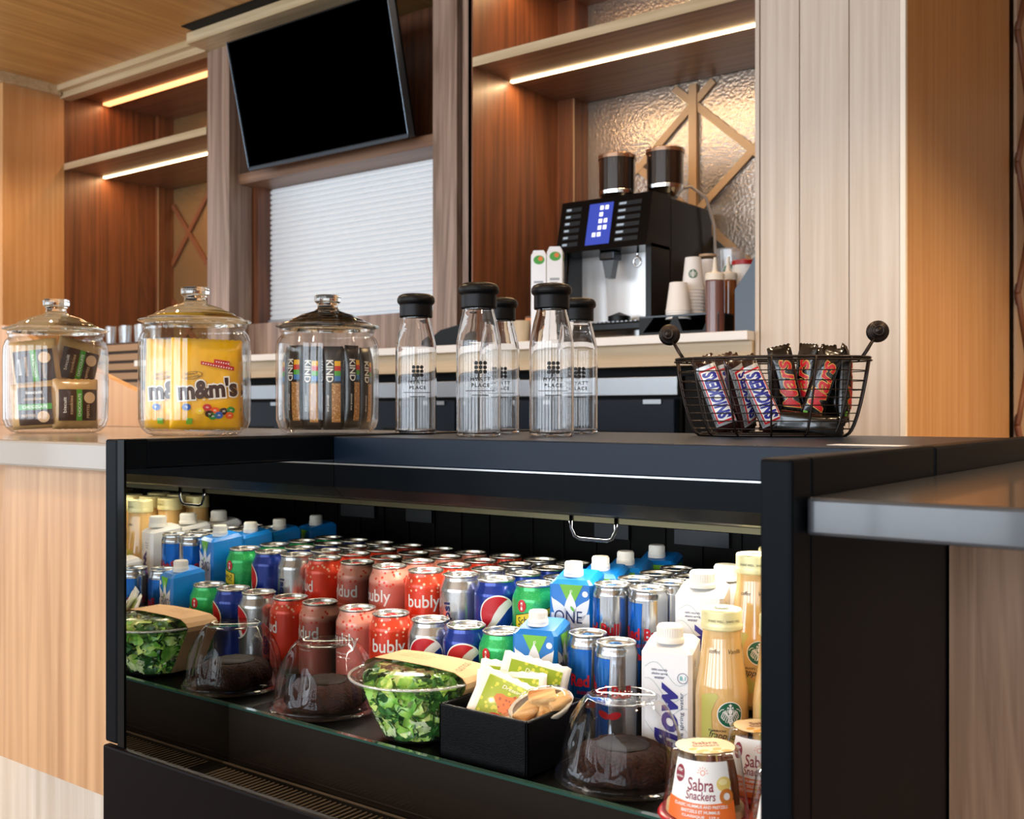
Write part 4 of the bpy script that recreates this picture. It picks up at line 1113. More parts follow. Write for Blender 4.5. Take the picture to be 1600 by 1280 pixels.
# hummus cups
hc = thing('hummus_cup', 'x', 'snack cup')
MB().lathe([(0, 0.0), (0.045, 0.0), (0.0485, 0.003), (0.0485, 0.011), (0.0470, 0.0135), (0.0445, 0.014), (0.0, 0.012)], mat('lid_red', 'B41422', 0.3, coat=0.3), 56).build('lid', hc)
CP = [(0.0440, 0.0135), (0.0430, 0.020), (0.0350, 0.074), (0.0335, 0.0785), (0.0310, 0.080), (0.0, 0.0795)]
MB().lathe(CP, plast, 56).build('cup', hc)
hr_ = interp(CP[:4])
inner = MB()
inner.lathe([(0, 0.0145), (0.040, 0.0145), (0.039, 0.022), (0, 0.022)], mat('hummus_beige', 'D8B98A', 0.6), 30)
inner.build('hummus', hc)
pz = MB(); prm = mat('pretzel_brown', '7A4426', 0.45, vary=0.3, vscale=300)
for k in range(9):
    a = -PI / 2 + 0.62 + k * 0.26; rr = 0.031 - 0.004 * (k % 2)
    tilt = 0.10 * (1 if k % 2 else -1)
    pz.tube([(rr * math.cos(a), rr * math.sin(a), 0.024), (rr * 0.95 * math.cos(a + tilt * .5), rr * 0.95 * math.sin(a + tilt * .5), 0.048), (rr * 0.82 * math.cos(a + tilt), rr * 0.82 * math.sin(a + tilt), 0.069)], 0.0042, prm, 8)
pz.build('pretzels', hc)
d = MB()
f = cyl(hr_, -PI / 2 - 0.45, 0.045)
orange = mat('label_orange', 'E8702A', 0.4); maroon = mat('label_maroon', '8A1830', 0.4); ck = mat('chickpea_yellow', 'E2A83C', 0.5)
d.decal(poly([(-0.034, -0.024), (0.034, -0.024), (0.030, 0.030), (-0.030, 0.030)]), txt_white, f, off=.0001)
d.decal(poly([(-0.0345, -0.0265), (-0.02, -0.029), (0.02, -0.029), (0.0345, -0.0265), (0.034, -0.007)] + [(0.034 - 0.0068 * i, -0.007 - 0.003 * math.sin(PI * i / 10)) for i in range(1, 10)] + [(-0.034, -0.007)]), orange, f, off=.0003)
d.decal(text('Sabra', 0.0125, 0.026, 0.0, 0.008, 0.01), maroon, f, off=.0004)
d.decal(text('Snackers', 0.0085, 0.029, 0.0, -0.0025, 0.01, shear=0.1), maroon, f, off=.0004)
d.decal(ring(0.002, 0.0195, 0.0020, 0.0026, 16), orange, f, off=.0004)
for k in range(7):
    q = PI * k / 6; d.decal(stroke([(0.002 + 0.0038 * math.cos(q), 0.0195 + 0.0038 * math.sin(q)), (0.002 + 0.0058 * math.cos(q), 0.0195 + 0.0058 * math.sin(q))], 0.0005), orange, f, off=.0004)
for k, s_ in enumerate(('CLASSIC HUMMUS AND PRETZELS', 'BRETZELS ET HUMMUS', 'CLASSIQUE   129 g')):
    d.decal(text(s_, 0.0030, (0.052, 0.036, 0.034)[k], 0.0, -0.0125 - k * 0.005, 0.02), txt_white, f, off=.0006)
d.decal(disc(-0.023, 0.016, 0.0055, 20, ry=0.0085), maroon, f, off=.0004)
d.decal(text('10g', 0.0045, None, -0.023, 0.019, 0.02), txt_white, f, off=.0006)
d.decal(text('PROTEIN', 0.002, 0.008, -0.023, 0.013, 0.02), txt_white, f, off=.0006)
# bowl-of-hummus picture with pretzel on the right of the label
d.decal(disc(0.024, 0.009, 0.008, 20, ry=0.007), mat('picture_hummus', 'E4C86E', 0.5), f, off=.0004)
d.decal(disc(0.023, 0.011, 0.005, 16, ry=0.003), mat('picture_hummus_light', 'F0E0A0', 0.5), f, off=.0005)
d.decal(ring(0.026, -0.003, 0.0035, 0.0075, 20), mat('picture_pretzel', 'C8742C', 0.5), f, off=.0006)
d.build('label_print', hc); d = MB()
# narrow side label
f2 = cyl(hr_, -PI / 2 + 1.28, 0.045)
d.decal(rect(-0.008, 0.008, -0.026, 0.030), txt_white, f2, off=.0001)
for k in range(14): d.decal(rect(-0.0065, 0.0065, -0.004 + k * 0.0022, -0.003 + k * 0.0022), txt_black, f2, off=.0003)
d.decal(rect(-0.008, 0.008, -0.016, -0.008), maroon, f2, off=.0003)
d.build('side_label', hc); d = MB()
# top label
f3 = flat((0, 0, 0.0798), (1, 0, 0), (0, 1, 0))
d.decal(poly([(0.030 * math.cos(q) * (1 - 0.12 * (math.cos(2 * q) < -0.2)), 0.030 * math.sin(q) * (1 if abs(math.sin(q)) < .8 else .86)) for q in [i * 2 * PI / 48 for i in range(48)]]), mat('label_cream', 'F4DDB4', 0.5), f3, step=0, off=.0003)
for (x, y, a) in ((-0.016, -0.010, 0.4), (-0.006, -0.016, -0.2), (0.008, -0.013, 0.3), (0.016, -0.019, 0), (-0.012, -0.019, 0.9), (0.002, -0.022, 0.2)):
    d.decal(disc(x, y, 0.0052, 14, ry=0.0036, rot=a), ck, f3, step=0, off=.0006)
d.decal(text('Sabra', 0.009, 0.026, 0.002, 0.008, 0.01), maroon, f3, step=0, off=.0006)
d.decal(text('Snackers', 0.006, 0.028, 0.0, -0.001, 0.01), maroon, f3, step=0, off=.0006)
d.build('top_label', hc)
for (x, y, l_) in ((-0.496, 0.984, 'hummus and pretzel cup with red base, front left of the three beside the cake'), (-0.478, 1.083, 'hummus and pretzel cup standing behind another beside the right post'), (-0.397, 0.972, 'hummus and pretzel cup half hidden by the right post, frontmost')):
    place(hc, (x, y, Z1), FACE(x, y) + 0.33, l_, 'hummus and pretzel cups')

# ================================================================ JARS ON THE COUNTER
jarg = thin_glass('jar_glass', (0.985, 0.99, 0.985), 0.03, 3.2, 0.0, 0.85)
lidg = glass('lid_glass', (0.98, 0.99, 0.98))
BJ = [(0, 0.0), (0.070, 0.0), (0.080, 0.003), (0.090, 0.012), (0.095, 0.026), (0.0955, 0.060), (0.0955, 0.150), (0.0945, 0.166), (0.0905, 0.177), (0.0855, 0.183), (0.0850, 0.187), (0.0880, 0.1905), (0.0880, 0.194)]
BI = [(0.0850, 0.194), (0.0822, 0.187), (0.0825, 0.182), (0.0870, 0.175), (0.0910, 0.165), (0.0920, 0.150), (0.0920, 0.060), (0.0905, 0.028), (0.085, 0.014), (0.075, 0.008), (0, 0.007)]
jar = thing('glass_jar', 'x', 'jar')
MB().lathe(BJ + BI, jarg, 64).build('jar_body', jar)
LO = [(0.0, 0.1955), (0.080, 0.1945), (0.0835, 0.1950), (0.0950, 0.1985), (0.0965, 0.2000), (0.0945, 0.2015), (0.0870, 0.2030), (0.0800, 0.2070), (0.0720, 0.2095), (0.0660, 0.2140), (0.0560, 0.2180), (0.0480, 0.2225), (0.0360, 0.2265), (0.0250, 0.2300), (0.0195, 0.2340), (0.0180, 0.2400), (0.0205, 0.2440), (0.0242, 0.2470), (0.0245, 0.2560), (0.0225, 0.2590), (0.0150, 0.2600), (0.0, 0.2590)]
LI = [(0.0, 0.222), (0.020, 0.2215), (0.045, 0.2165), (0.062, 0.209), (0.078, 0.2015), (0.0795, 0.197), (0.0, 0.1969)]
lm_ = MB(); lm_.lathe([p for p in LO if True][1:], lidg, 64); lm_.lathe([(0.080, 0.1945), (0.078, 0.2010), (0.062, 0.2085), (0.045, 0.216), (0.020, 0.221), (0, 0.222)], lidg, 64)
lm_.build('lid', jar)
J1 = (-1.9503, 1.1078, H - 0.0428); J2 = (-1.5662, 1.1476, H - 0.0428); J3 = (-1.4732, 1.3746, H - 0.0428)
place(jar, J1, 0.3, 'round glass cookie jar with packed cookies, leftmost on the counter', 'glass jars with knobbed lids')
place(jar, J2, 0.9, 'glass jar holding yellow candy bags, behind the left rail of the case', 'glass jars with knobbed lids')
place(jar, J3, 1.9, 'glass jar packed with dark wrapped nut bars, beside the first glass bottle', 'glass jars with knobbed lids')

# candy bags
yel = mat('bag_yellow', 'F2B604', 0.28, coat=0.3, vary=0.08, vscale=40)
brn = mat('print_brown', '3E1C10', 0.4)
bag = thing('candy_bag', 'x', 'candy bag')
BW, BH, BT = 0.118, 0.156, 0.032
pillow(m1 := MB(), BW, BH, BT, yel, 22, 0.010, wr=0.0013, seed=2); m1.build('bag', bag)
d = MB(); f = pilmap(BW, BH, BT, 0.010, lift=0.0032)
def F(pl, m, off): d.decal(pl, m, f, step=0.005, off=off)
F(text('m&m\'s', 0.0385, 0.104, 0.001, -0.008, 0.10, rot=0.10), txt_white, 0.0)
F(text('m&m\'s', 0.0335, 0.0985, 0.001, -0.008, 0.045, rot=0.10), brn, 0.0005)
F(disc(-0.026, 0.014, 0.0165, 24, ry=0.0065, rot=0.2), brn, 0.0); F(disc(-0.026, 0.014, 0.0158, 24, ry=0.0058, rot=0.2), yel, 0.0003)
F(text('PEANUT', 0.0038, 0.020, -0.0265, 0.0165, 0.02, rot=0.2), brn, 0.0006); F(text('ARACHIDES', 0.0034, 0.024, -0.0255, 0.0115, 0.02, rot=0.2), brn, 0.0006)
F(poly([(0.010, 0.036), (0.036, 0.032), (0.036, 0.040), (0.010, 0.043)]), txt_red, 0.0); F(poly([(-0.012, 0.033), (0.044, 0.024), (0.044, 0.031), (-0.012, 0.039)]), txt_red, 0.0)
for k in range(6): F(disc(0.014 + k * 0.004, 0.0385 - k * 0.0006, 0.0012, 8), txt_white, 0.0003)
for k in range(12): F(disc(-0.008 + k * 0.0043, 0.0350 - k * 0.0007, 0.0012, 8), txt_white, 0.0003)
cc = {'blue': '1E5AB4', 'red': 'C41E24', 'green': '2C8C32', 'orange': 'E85A14', 'brown': '3C1E14', 'yellow': 'F4D21E'}
for (x, y, c_) in ((-0.034, -0.040, 'blue'), (-0.012, -0.046, 'yellow'), (0.000, -0.040, 'red'), (0.004, -0.051, 'brown'), (0.013, -0.045, 'orange'), (0.020, -0.053, 'blue'), (0.028, -0.046, 'brown'), (0.040, -0.044, 'green'), (0.038, -0.053, 'orange'), (0.010, -0.055, 'green')):
    F(disc(x, y, 0.0072, 18, ry=0.0060), mat('candy_' + c_, cc[c_], 0.3, coat=0.4), 0.0002 + 0.0002 * abs(y) * 10); F(text('m', 0.0028, 0.0040, x, y, 0.01), txt_white, 0.0026)
F(rect(-0.033, -0.023, -0.069, -0.059), onegreen, 0.0)
d.build('label_print', bag)
bz = J2[2] + 0.0085 + BH / 2
fc = FACE(J2[0], J2[1])
cr_, sr_ = math.cos(fc), math.sin(fc)
def rel(J, fc, a, b, z): return (J[0] + a * math.cos(fc) - b * math.sin(fc), J[1] + a * math.sin(fc) + b * math.cos(fc), J[2] + z)
for (a, b, rz, ry, l_) in ((0.018, -0.046, 0.12, 0.02, 'yellow candy bag facing out in the middle jar, front and centre'), (-0.026, -0.016, -0.26, 0.03, 'yellow candy bag on the left inside the jar, partly behind another'), (0.030, 0.010, 0.45, -0.02, 'yellow candy bag at the right rear inside the jar')):
    place(bag, rel(J2, fc, a, b, 0.0105 + BH / 2), fc + rz, l_, 'yellow candy bags in the middle jar', ry=ry)
# cookie packs
ckb = mat('pack_kraft_gold', 'C8A068', 0.3, coat=0.4, vary=0.15, vscale=60); ckd = mat('pack_label_brown', '3A2018', 0.45); ckg = mat('pack_label_green', '4C9A34', 0.45); ckc = mat('pack_cookie', 'D8B48C', 0.6)
ck = thing('cookie_pack', 'x', 'cookie pack')
pillow(m1 := MB(), 0.086, 0.096, 0.026, ckb, 14, 0.010, wr=0.0016, seed=5); m1.build('wrapper', ck)
d = MB(); f = pilmap(0.086, 0.096, 0.026, 0.010, lift=0.0034)
F(rect(-0.036, 0.036, -0.032, 0.028), ckd, 0.0)
F(rect(-0.004, 0.007, -0.032, 0.028), ckg, 0.0003)
F(text('CHOCOLATE', 0.0055, 0.044, 0.0015, -0.002, 0.01, rot=PI / 2), txt_white, 0.0006)
F(text('cookies', 0.006, 0.036, -0.014, -0.002, 0.01, rot=PI / 2), ckc, 0.0004)
F(text('biscuit', 0.006, 0.030, -0.026, -0.002, 0.01, rot=PI / 2), txt_white, 0.0004)
F(disc(0.021, 0.012, 0.011, 20), ckc, 0.0004); F(text('PEPITES', 0.005, 0.026, 0.018, -0.014, 0.01, rot=PI / 2), ckc, 0.0004)
d.build('label_print', ck)
fc1 = FACE(J1[0], J1[1])
for (a, b, z, rz, ry, l_) in ((-0.036, -0.026, 0.130, -0.25, -0.12, 'cookie pack shining silver at the upper left of the cookie jar'), (-0.032, -0.036, 0.052, -0.2, PI / 2 - .06, 'cookie pack lying at the bottom left of the cookie jar'),
                           (0.034, -0.034, 0.056, 0.35, 0.0, 'brown and green cookie pack at the lower right of the cookie jar'), (0.036, 0.012, 0.134, 0.4, 0.22, 'tilted brown and green cookie pack at the upper right of the cookie jar'),
                           (-0.020, 0.030, 0.060, 0.1, 0.1, 'cookie pack standing at the back of the cookie jar, low down')):
    place(ck, rel(J1, fc1, a, b, z), fc1 + rz, l_, 'cookie packs in the cookie jar', ry=ry)
# nut bars
nb = thing('nut_bar', 'x', 'snack bar')
nbk = mat('bar_wrap_black', '121014', 0.3, coat=0.3); nut = speckle('bar_nut_window', 'A8743C', 'E0B87C', 330, 0.34, 0.4, 0.0, coat=0.3)
pillow(m1 := MB(), 0.034, 0.150, 0.017, nbk, 12, 0.010, wr=0.0004, seed=6); m1.build('wrapper', nb)
d = MB(); f = pilmap(0.034, 0.150, 0.017, 0.010)
F(text('KIND', 0.0125, 0.040, -0.0055, 0.030, 0.02, rot=-PI / 2), txt_white, 0.0)
for k, c_ in enumerate(('F0B41E', 'C8281E', '4CA432', '3C78B4')):
    F(rect(0.003, 0.014, 0.0395 - k * 0.009, 0.0485 - k * 0.009), mat('bar_stripe_%s' % ('yellow', 'red', 'green', 'blue')[k], c_, 0.4), 0.0)
F(rect(-0.002, 0.014, -0.062, 0.008), nut, 0.0)
F(text('almond nut', 0.004, 0.030, -0.008, -0.028, 0.0, rot=-PI / 2), txt_white, 0.0)
d.build('label_print', nb)
fc3 = FACE(J3[0], J3[1])
pos = ['frontmost', 'right of the frontmost', 'front right', 'right side', 'right rear', 'rear right of centre', 'rearmost', 'rear left of centre', 'left rear', 'left side', 'far left front', 'front left', 'just left of the frontmost']
m_ = 0
for k in range(13):
    a = -PI / 2 + 0.12 + k * 2 * PI / 13
    r_ = 0.0755
    place(nb, rel(J3, fc3, r_ * math.cos(a), r_ * math.sin(a), 0.009 + 0.075 + (0.003 if k % 2 else 0)), fc3 + a + PI / 2 + (0.12 if k % 2 else -0.1), 'black nut bar upright in the third jar, outer ring, ' + pos[k], 'nut bars in the jar')
for k, (a, b) in enumerate(((-0.028, -0.018), (0.012, -0.026), (0.030, 0.012), (-0.010, 0.024))):
    place(nb, rel(J3, fc3, a, b, 0.009 + 0.078), fc3 + (0.3, -0.2, 0.8, 0.1)[k], 'black wrapped nut bar in the core of the third jar, ' + ('left', 'front', 'right', 'rear')[k], 'nut bars in the jar')

# ================================================================ GLASS BOTTLES
bg = glass('bottle_glass', (0.99, 0.99, 0.99), 0.0, 1.46)
capm = mat('bottle_cap_black', '08080A', 0.40, spec=0.2)
wb = thing('glass_bottle', 'x', 'bottle')
BO = [(0.0, 0.0), (0.0315, 0.0), (0.0345, 0.002), (0.0350, 0.006), (0.0350, 0.140), (0.0345, 0.148), (0.0322, 0.160), (0.0285, 0.178), (0.0252, 0.190), (0.0235, 0.196), (0.0235, 0.204)]
BN = [(0.0215, 0.204), (0.0215, 0.196), (0.0232, 0.189), (0.0265, 0.177), (0.0302, 0.160), (0.0325, 0.148), (0.0330, 0.140), (0.0330, 0.008), (0.0310, 0.005), (0.0, 0.005)]
MB().lathe(BO + BN, bg, 56).build('bottle', wb)
cm = MB()
cm.lathe([(0.0, 0.2045), (0.0250, 0.2045), (0.0262, 0.1985), (0.0275, 0.1985), (0.0278, 0.2005), (0.0278, 0.2190), (0.0285, 0.2205), (0.0310, 0.2225), (0.0322, 0.2262), (0.0315, 0.2310), (0.0290, 0.2350), (0.0240, 0.2375), (0.010, 0.2385), (0, 0.2385)], capm, 56)
cm.build('cap', wb)
d = MB(); f = cyl(0.0350, -PI / 2, 0.105)
tb = mat('print_bottle_black', '0B0B0D', 0.5)
for i in range(3):
    for j in range(3): d.decal(disc((i - 1) * 0.0067, (j - 1) * 0.0067 + 0.001, 0.0031, 16), tb, f, off=0)
d.decal(text('HYATT', 0.0060, 0.031, 0, -0.0170, 0.012, sp=1.3), tb, f, off=0)
d.decal(text('PLACE', 0.0060, 0.028, 0, -0.0263, 0.025, sp=1.3), tb, f, off=0)
d.decal(rect(-0.024, 0.024, -0.0352, -0.0342), tb, f, off=0)
for k in range(9): d.decal(rect(-0.0125 + k * 0.0028, -0.0105 + k * 0.0028, -0.0425, -0.0405), tb, f, off=0)
d.build('label_print', wb)
ZT = H - 0.0398
for (x, y, l_) in ((-1.2160, 1.3372, 'clear glass bottle with black cap, first from the left, beside the bar jar'), (-1.0335, 1.2808, 'clear glass bottle with black cap, second from the left, taller in front'), (-1.1402, 1.4722, 'clear glass bottle with black cap tucked behind the second bottle'),
                   (-0.9488, 1.3575, 'clear glass bottle with black cap in front, nearest the coffee machine'), (-1.0339, 1.5601, 'clear glass bottle with black cap, rightmost, behind another')):
    place(wb, (x, y, ZT), FACE(x, y) + 0.08, l_, 'clear glass bottles with black caps on the case top')

# ================================================================ WIRE BASKET WITH BARS
bx0, by0 = (-0.6749, 1.5646)
fb_ = FACE(bx0, by0) - 0.0
wire = mat('basket_wire_bronze', '2E2622', 0.35, 0.8)
bk = thing('wire_basket', 'oval dark wire basket of chocolate bars, two coiled handles, on the case top', 'basket', (bx0, by0, ZT), fb_)
def bell(z):
    q = z / 0.122
    return 0.112 + 0.036 * q ** 0.5, 0.056 + 0.022 * q ** 0.5
def loop(z, n=64, wob=0.0): a, b = bell(z); return [(a * math.cos(2 * PI * i / n) * (1 + wob * math.sin(9 * 2 * PI * i / n)), b * math.sin(2 * PI * i / n), z + 0.002) for i in range(n)]
r1 = MB(); r1.tube(loop(0.119), 0.0022, wire, 8, closed=True).tube([(x * 1.015, y * 1.015, z - 0.004) for x, y, z in loop(0.119)], 0.0013, wire, 6, closed=True); r1.build('rim', bk)
r2 = MB(); r2.tube(loop(0.0), 0.0022, wire, 8, closed=True).tube([(x * .96, y * .96, z + 0.003) for x, y, z in loop(0.0)], 0.0014, wire, 6, closed=True)
for k in range(-5, 6):
    yy = k * 0.0095; xx = 0.112 * math.sqrt(max(0.01, 1 - (yy / 0.056) ** 2)); r2.tube([(-xx, yy, 0.0024), (xx, yy, 0.0024)], 0.0008, wire, 5)
for k in range(-6, 7):
    xx = k * 0.016; yy = 0.056 * math.sqrt(max(0.01, 1 - (xx / 0.112) ** 2)); r2.tube([(xx, -yy, 0.0032), (xx, yy, 0.0032)], 0.0008, wire, 5)
r2.build('base', bk)
r3 = MB()
for k, z in enumerate((0.010, 0.022, 0.034, 0.046, 0.058, 0.070, 0.084, 0.099)): r3.tube(loop(z, 64, 0.004), 0.0009, wire, 5, closed=True)
r3.build('side_wires', bk)
r4 = MB()
for k in range(14):
    q = 2 * PI * (k + 0.5) / 14
    r4.tube([(bell(z)[0] * 1.012 * math.cos(q), bell(z)[1] * 1.02 * math.sin(q), z + 0.002) for z in (0.0, 0.003, 0.008, 0.016, 0.03, 0.05, 0.07, 0.09, 0.119)], 0.0017, wire, 6)
r4.build('ribs', bk)
for s_ in (-1, 1):
    hm = MB()
    top = Vector((s_ * 0.158, -0.004, 0.161))
    for yy in (-0.019, 0.019):
        hm.tube([(s_ * 0.132, yy * 1.5, 0.117), (s_ * 0.142, yy * 1.4, 0.132), (s_ * 0.158, yy * 0.9, 0.160)], 0.0017, wire, 6)
    hm.build('handle', bk)
    gm_ = MB(); n = 11
    for k in range(n):
        y = -0.023 + 0.046 * k / (n - 1); rr = 0.0150 * math.sqrt(max(0.12, 1 - (y / 0.026) ** 2))
        gm_.tube([(top.x + rr * math.cos(2 * PI * i / 20), y, top.z + rr * math.sin(2 * PI * i / 20)) for i in range(20)], 0.0019, wire, 6, closed=True)
    gm_.lathe([(0, -0.022), (0.010, -0.018), (0.0138, -0.007), (0.0140, 0.007), (0.010, 0.018), (0, 0.022)], wire, 16, Matrix.Translation(top) @ Matrix.Rotation(PI / 2, 4, 'X'))
    gm_.build('coiled_grip', bk)
# chocolate bars
def bar(nm, wrapm, deco, w=0.036, h=0.124, t=0.021, seed=1):
    o = thing('chocolate_bar', nm, 'chocolate bar')
    pillow(m1 := MB(), w, h, t, wrapm, 12, 0.012, wr=0.0005, seed=seed); m1.build('wrapper', o)
    dd = MB(); f = pilmap(w, h, t, 0.012); deco(dd, f); dd.build('label_print', o)
    return o
def nougat(dd, f):
    sil = mat('foil_print_silver', 'C8CCD0', 0.3, 0.5)
    dd.decal(rect(-0.0165, 0.0165, -0.050, 0.046), sil, f, off=0)
    for k in range(9): dd.decal(text('PEANUT', 0.0035, 0.012, -0.0145, -0.042 + k * 0.0108, 0.01, rot=-PI / 2), txt_black, f, off=.0003)
    dd.decal(rect(-0.0115, 0.0155, -0.046, 0.040), txt_red, f, off=.0003)
    dd.decal(rect(-0.0092, 0.0140, -0.043, 0.037), txt_white, f, off=.0005)
    dd.decal(text('SNICKERS', 0.0215, 0.076, 0.0025, -0.003, 0.05, shear=0.18, rot=PI / 2), mat('print_snack_blue', '20208C', 0.35), f, off=.0008)
def planet(dd, f):
    gold = mat('print_gold', 'D8A850', 0.35, 0.3)
    dd.decal(text('Mars', 0.026, 0.080, 0.0, 0.0, 0.045, shear=0.3, rot=PI / 2), gold, f, off=0)
    dd.decal(text('Mars', 0.0245, 0.077, 0.0, 0.0, 0.022, shear=0.3, rot=PI / 2), txt_red, f, off=.0004)
    dd.decal(rect(-0.014, -0.008, -0.050, -0.043), onegreen, f, off=0)
snk = bar('x', mat('wrap_dark_brown', '2A1410', 0.25, coat=0.4), nougat)
mrs = bar('x', mat('wrap_black_gloss', '0C0A09', 0.2, coat=0.5), planet, seed=4)
def inb(a, b, z): return (bx0 + a * math.cos(fb_) - b * math.sin(fb_), by0 + a * math.sin(fb_) + b * math.cos(fb_), ZT + z)
for (a, b, z, ry, rx, rz, l_) in ((-0.084, -0.036, 0.066, -0.36, 0.0, -0.05, 'white and red nougat bar leaning at the far left of the basket'),
                                (-0.046, -0.042, 0.066, -0.42, 0.0, 0.95, 'white and red nougat bar second from the left, turned on edge'),
                                (-0.018, -0.040, 0.065, -0.42, 0.0, 0.1, 'white and red nougat bar third from the left in the basket'),
                                (-0.060, 0.010, 0.070, -0.30, 0.0, 0.2, 'nougat bar behind the front ones at the left of the basket')):
    o = place(snk, inb(a, b, z), 0, l_, 'nougat bars in the wire basket'); o.rotation_euler = (rx, ry, fb_ + rz)
for (a, b, z, ry, rx, rz, l_) in ((0.024, -0.012, 0.080, -0.22, 0.0, 0.0, 'black bar with red lettering, left of the three upright ones'),
                                (0.052, 0.000, 0.082, 0.10, 0.0, -0.7, 'black bar with red lettering, middle of the upright ones, turned away'),
                                (0.074, -0.020, 0.078, 0.30, 0.0, 0.05, 'black bar with red lettering leaning right in the basket'),
                                (0.108, -0.006, 0.080, 0.12, 0.0, 1.3, 'black bar standing on edge at the right end of the basket'),
                                (0.012, 0.036, 0.078, 0.05, 0.0, 2.6, 'black bar showing its back, rear middle of the basket'),
                                (0.092, 0.034, 0.080, 0.16, 0.0, 2.9, 'black bar showing its back, rear right of the basket'),
                                (0.045, -0.034, 0.020, 1.45, 0.0, PI, 'black bar lying flat on the basket floor in front')):
    o = place(mrs, inb(a, b, z), 0, l_, 'black chocolate bars in the wire basket'); o.rotation_euler = (rx, ry, fb_ + rz)

# ================================================================ COFFEE MACHINE
ZB = H + 0.2208
mx0, mx1, my = -1.969, -1.631, 2.85
cmach = thing('coffee_machine', 'black bean-to-cup coffee machine with two bean hoppers on the back counter', 'coffee machine', (-1.80, my, ZB))
HB = 0.462
cmb = mat('machine_black', '060607', 0.22, spec=0.2); scrm = mat('machine_screen', '2A3C9A', 0.4, emit='3A50C0', es=0.4); scw = mat('screen_white', 'FFFFFF', 0.4, emit='E8ECFF', es=0.7)
a = 0.169
MB().box(-a, a, 0.14, 0.44, 0.05, HB, cmb, 0.006).build('body', cmach)
MB().box(a - 0.02, a, 0.02, 0.14, 0.05, 0.30, cmb).build('side_cheek', cmach)
MB().box(-a, -a + 0.015, 0.02, 0.14, 0.05, 0.30, cmb).build('side_cheek', cmach)
v = [(-a, -0.01, 0.29), (a, -0.01, 0.29), (a, 0.03, HB), (-a, 0.03, HB), (-a, 0.15, 0.29), (a, 0.15, 0.29), (a, 0.15, HB + .004), (-a, 0.15, HB + .004)]
MB().add(v, [(0, 1, 2, 3), (5, 4, 7, 6), (0, 4, 5, 1), (1, 5, 6, 2), (2, 6, 7, 3), (3, 7, 4, 0)], cmb).build('control_head', cmach)
hd_o = Vector((0, -0.010, 0.29)); up_ = Vector((0, 0.04, HB - 0.29)).normalized()
f = flat(hd_o, (1, 0, 0), up_)
d = MB(); d.decal(rect(-0.058, 0.032, 0.018, 0.158), scrm, f, step=0, off=.001)
for (i, j) in ((0, 5), (1, 5), (0, 4), (0, 3), (1, 3), (1, 2), (0, 2), (-1, 1), (0, 1), (1, 4)):
    if (i, j) == (1, 4): continue
    d.decal(rect(-0.016 + i * 0.019, -0.003 + i * 0.019, 0.022 + j * 0.0225, 0.036 + j * 0.0225), scw, f, step=0, off=.002)
d.build('screen', cmach)
for c_, (x0_, w_) in enumerate(((-0.150, 0.062), (0.050, 0.085))):
    for k in range(6):
        b_ = MB(); b_.decal(rect(x0_, x0_ + w_, 0.020 + k * 0.024, 0.034 + k * 0.024), mat('machine_button', '3C444C', 0.15, 0.6), f, step=0, off=.001)
        b_.decal(rect(x0_ + .004, x0_ + w_ * .35, 0.024 + k * 0.024, 0.031 + k * 0.024), mat('button_icon', 'B8CCDC', 0.3), f, step=0, off=.0016)
        b_.build('button', cmach)
MB().box(-a + 0.015, a - 0.02, 0.125, 0.14, 0.055, 0.29, mat('niche_steel_glare', 'FFFFFF', 0.28, 0.3)).build('niche_panel', cmach)  # white base stands in for the bright window reflected in the steel
sp_ = MB(); sp_.box(-0.028, 0.028, 0.03, 0.08, 0.262, 0.29, darksteel, 0.004).prism([(-0.022, 0.262), (0.022, 0.262), (0.010, 0.205), (-0.010, 0.205)], 0.04, 0.07, mat('spout_grey', '50555A', 0.35)); sp_.build('coffee_spout', cmach)
hk = MB(); hk.tube([(0.105, 0.05, 0.29), (0.105, 0.045, 0.262)], 0.004, chrome, 8); hk.tube([(0.105 + 0.013 * math.cos(2 * PI * i / 20), 0.045, 0.248 + 0.014 * math.sin(2 * PI * i / 20)) for i in range(20)], 0.0035, chrome, 8, closed=True); hk.build('water_spout', cmach)
sa = MB(); sa.tube([(-0.15, 0.0, 0.29), (-0.17, -0.03, 0.27), (-0.165, -0.04, 0.24), (-0.13, -0.04, 0.215)], [0.014, 0.018, 0.015, 0.008], blackpl, 12); sa.tube([(-0.125, 0.0, 0.29), (-0.125, -0.02, 0.06)], 0.004, darksteel, 8); sa.build('steam_wand', cmach)
MB().box(-a - 0.005, a + 0.01, -0.03, 0.14, 0.028, 0.056, cmb, 0.006).build('drip_tray', cmach)
gt = MB()
for k in range(18): gt.box(-0.14 + k * 0.016, -0.132 + k * 0.016, -0.02, 0.10, 0.0565, 0.0595, steel)
gt.build('tray_grille', cmach)
MB().lathe([(0, 0), (0.036, 0), (0.036, 0.022), (0.0, 0.036)], blackpl, 24, Matrix.Translation((0.03, 0.06, 0.0595)) ).build('grounds_cup', cmach)
for (x, y) in ((-a + 0.03, 0.0), (a - 0.03, 0.0), (-a + 0.03, 0.38), (a - 0.03, 0.38)): MB().lathe([(0, 0.0), (0.018, 0.0), (0.018, 0.03), (0, 0.03)], steel, 20, Matrix.Translation((x, y, 0))).build('foot', cmach)
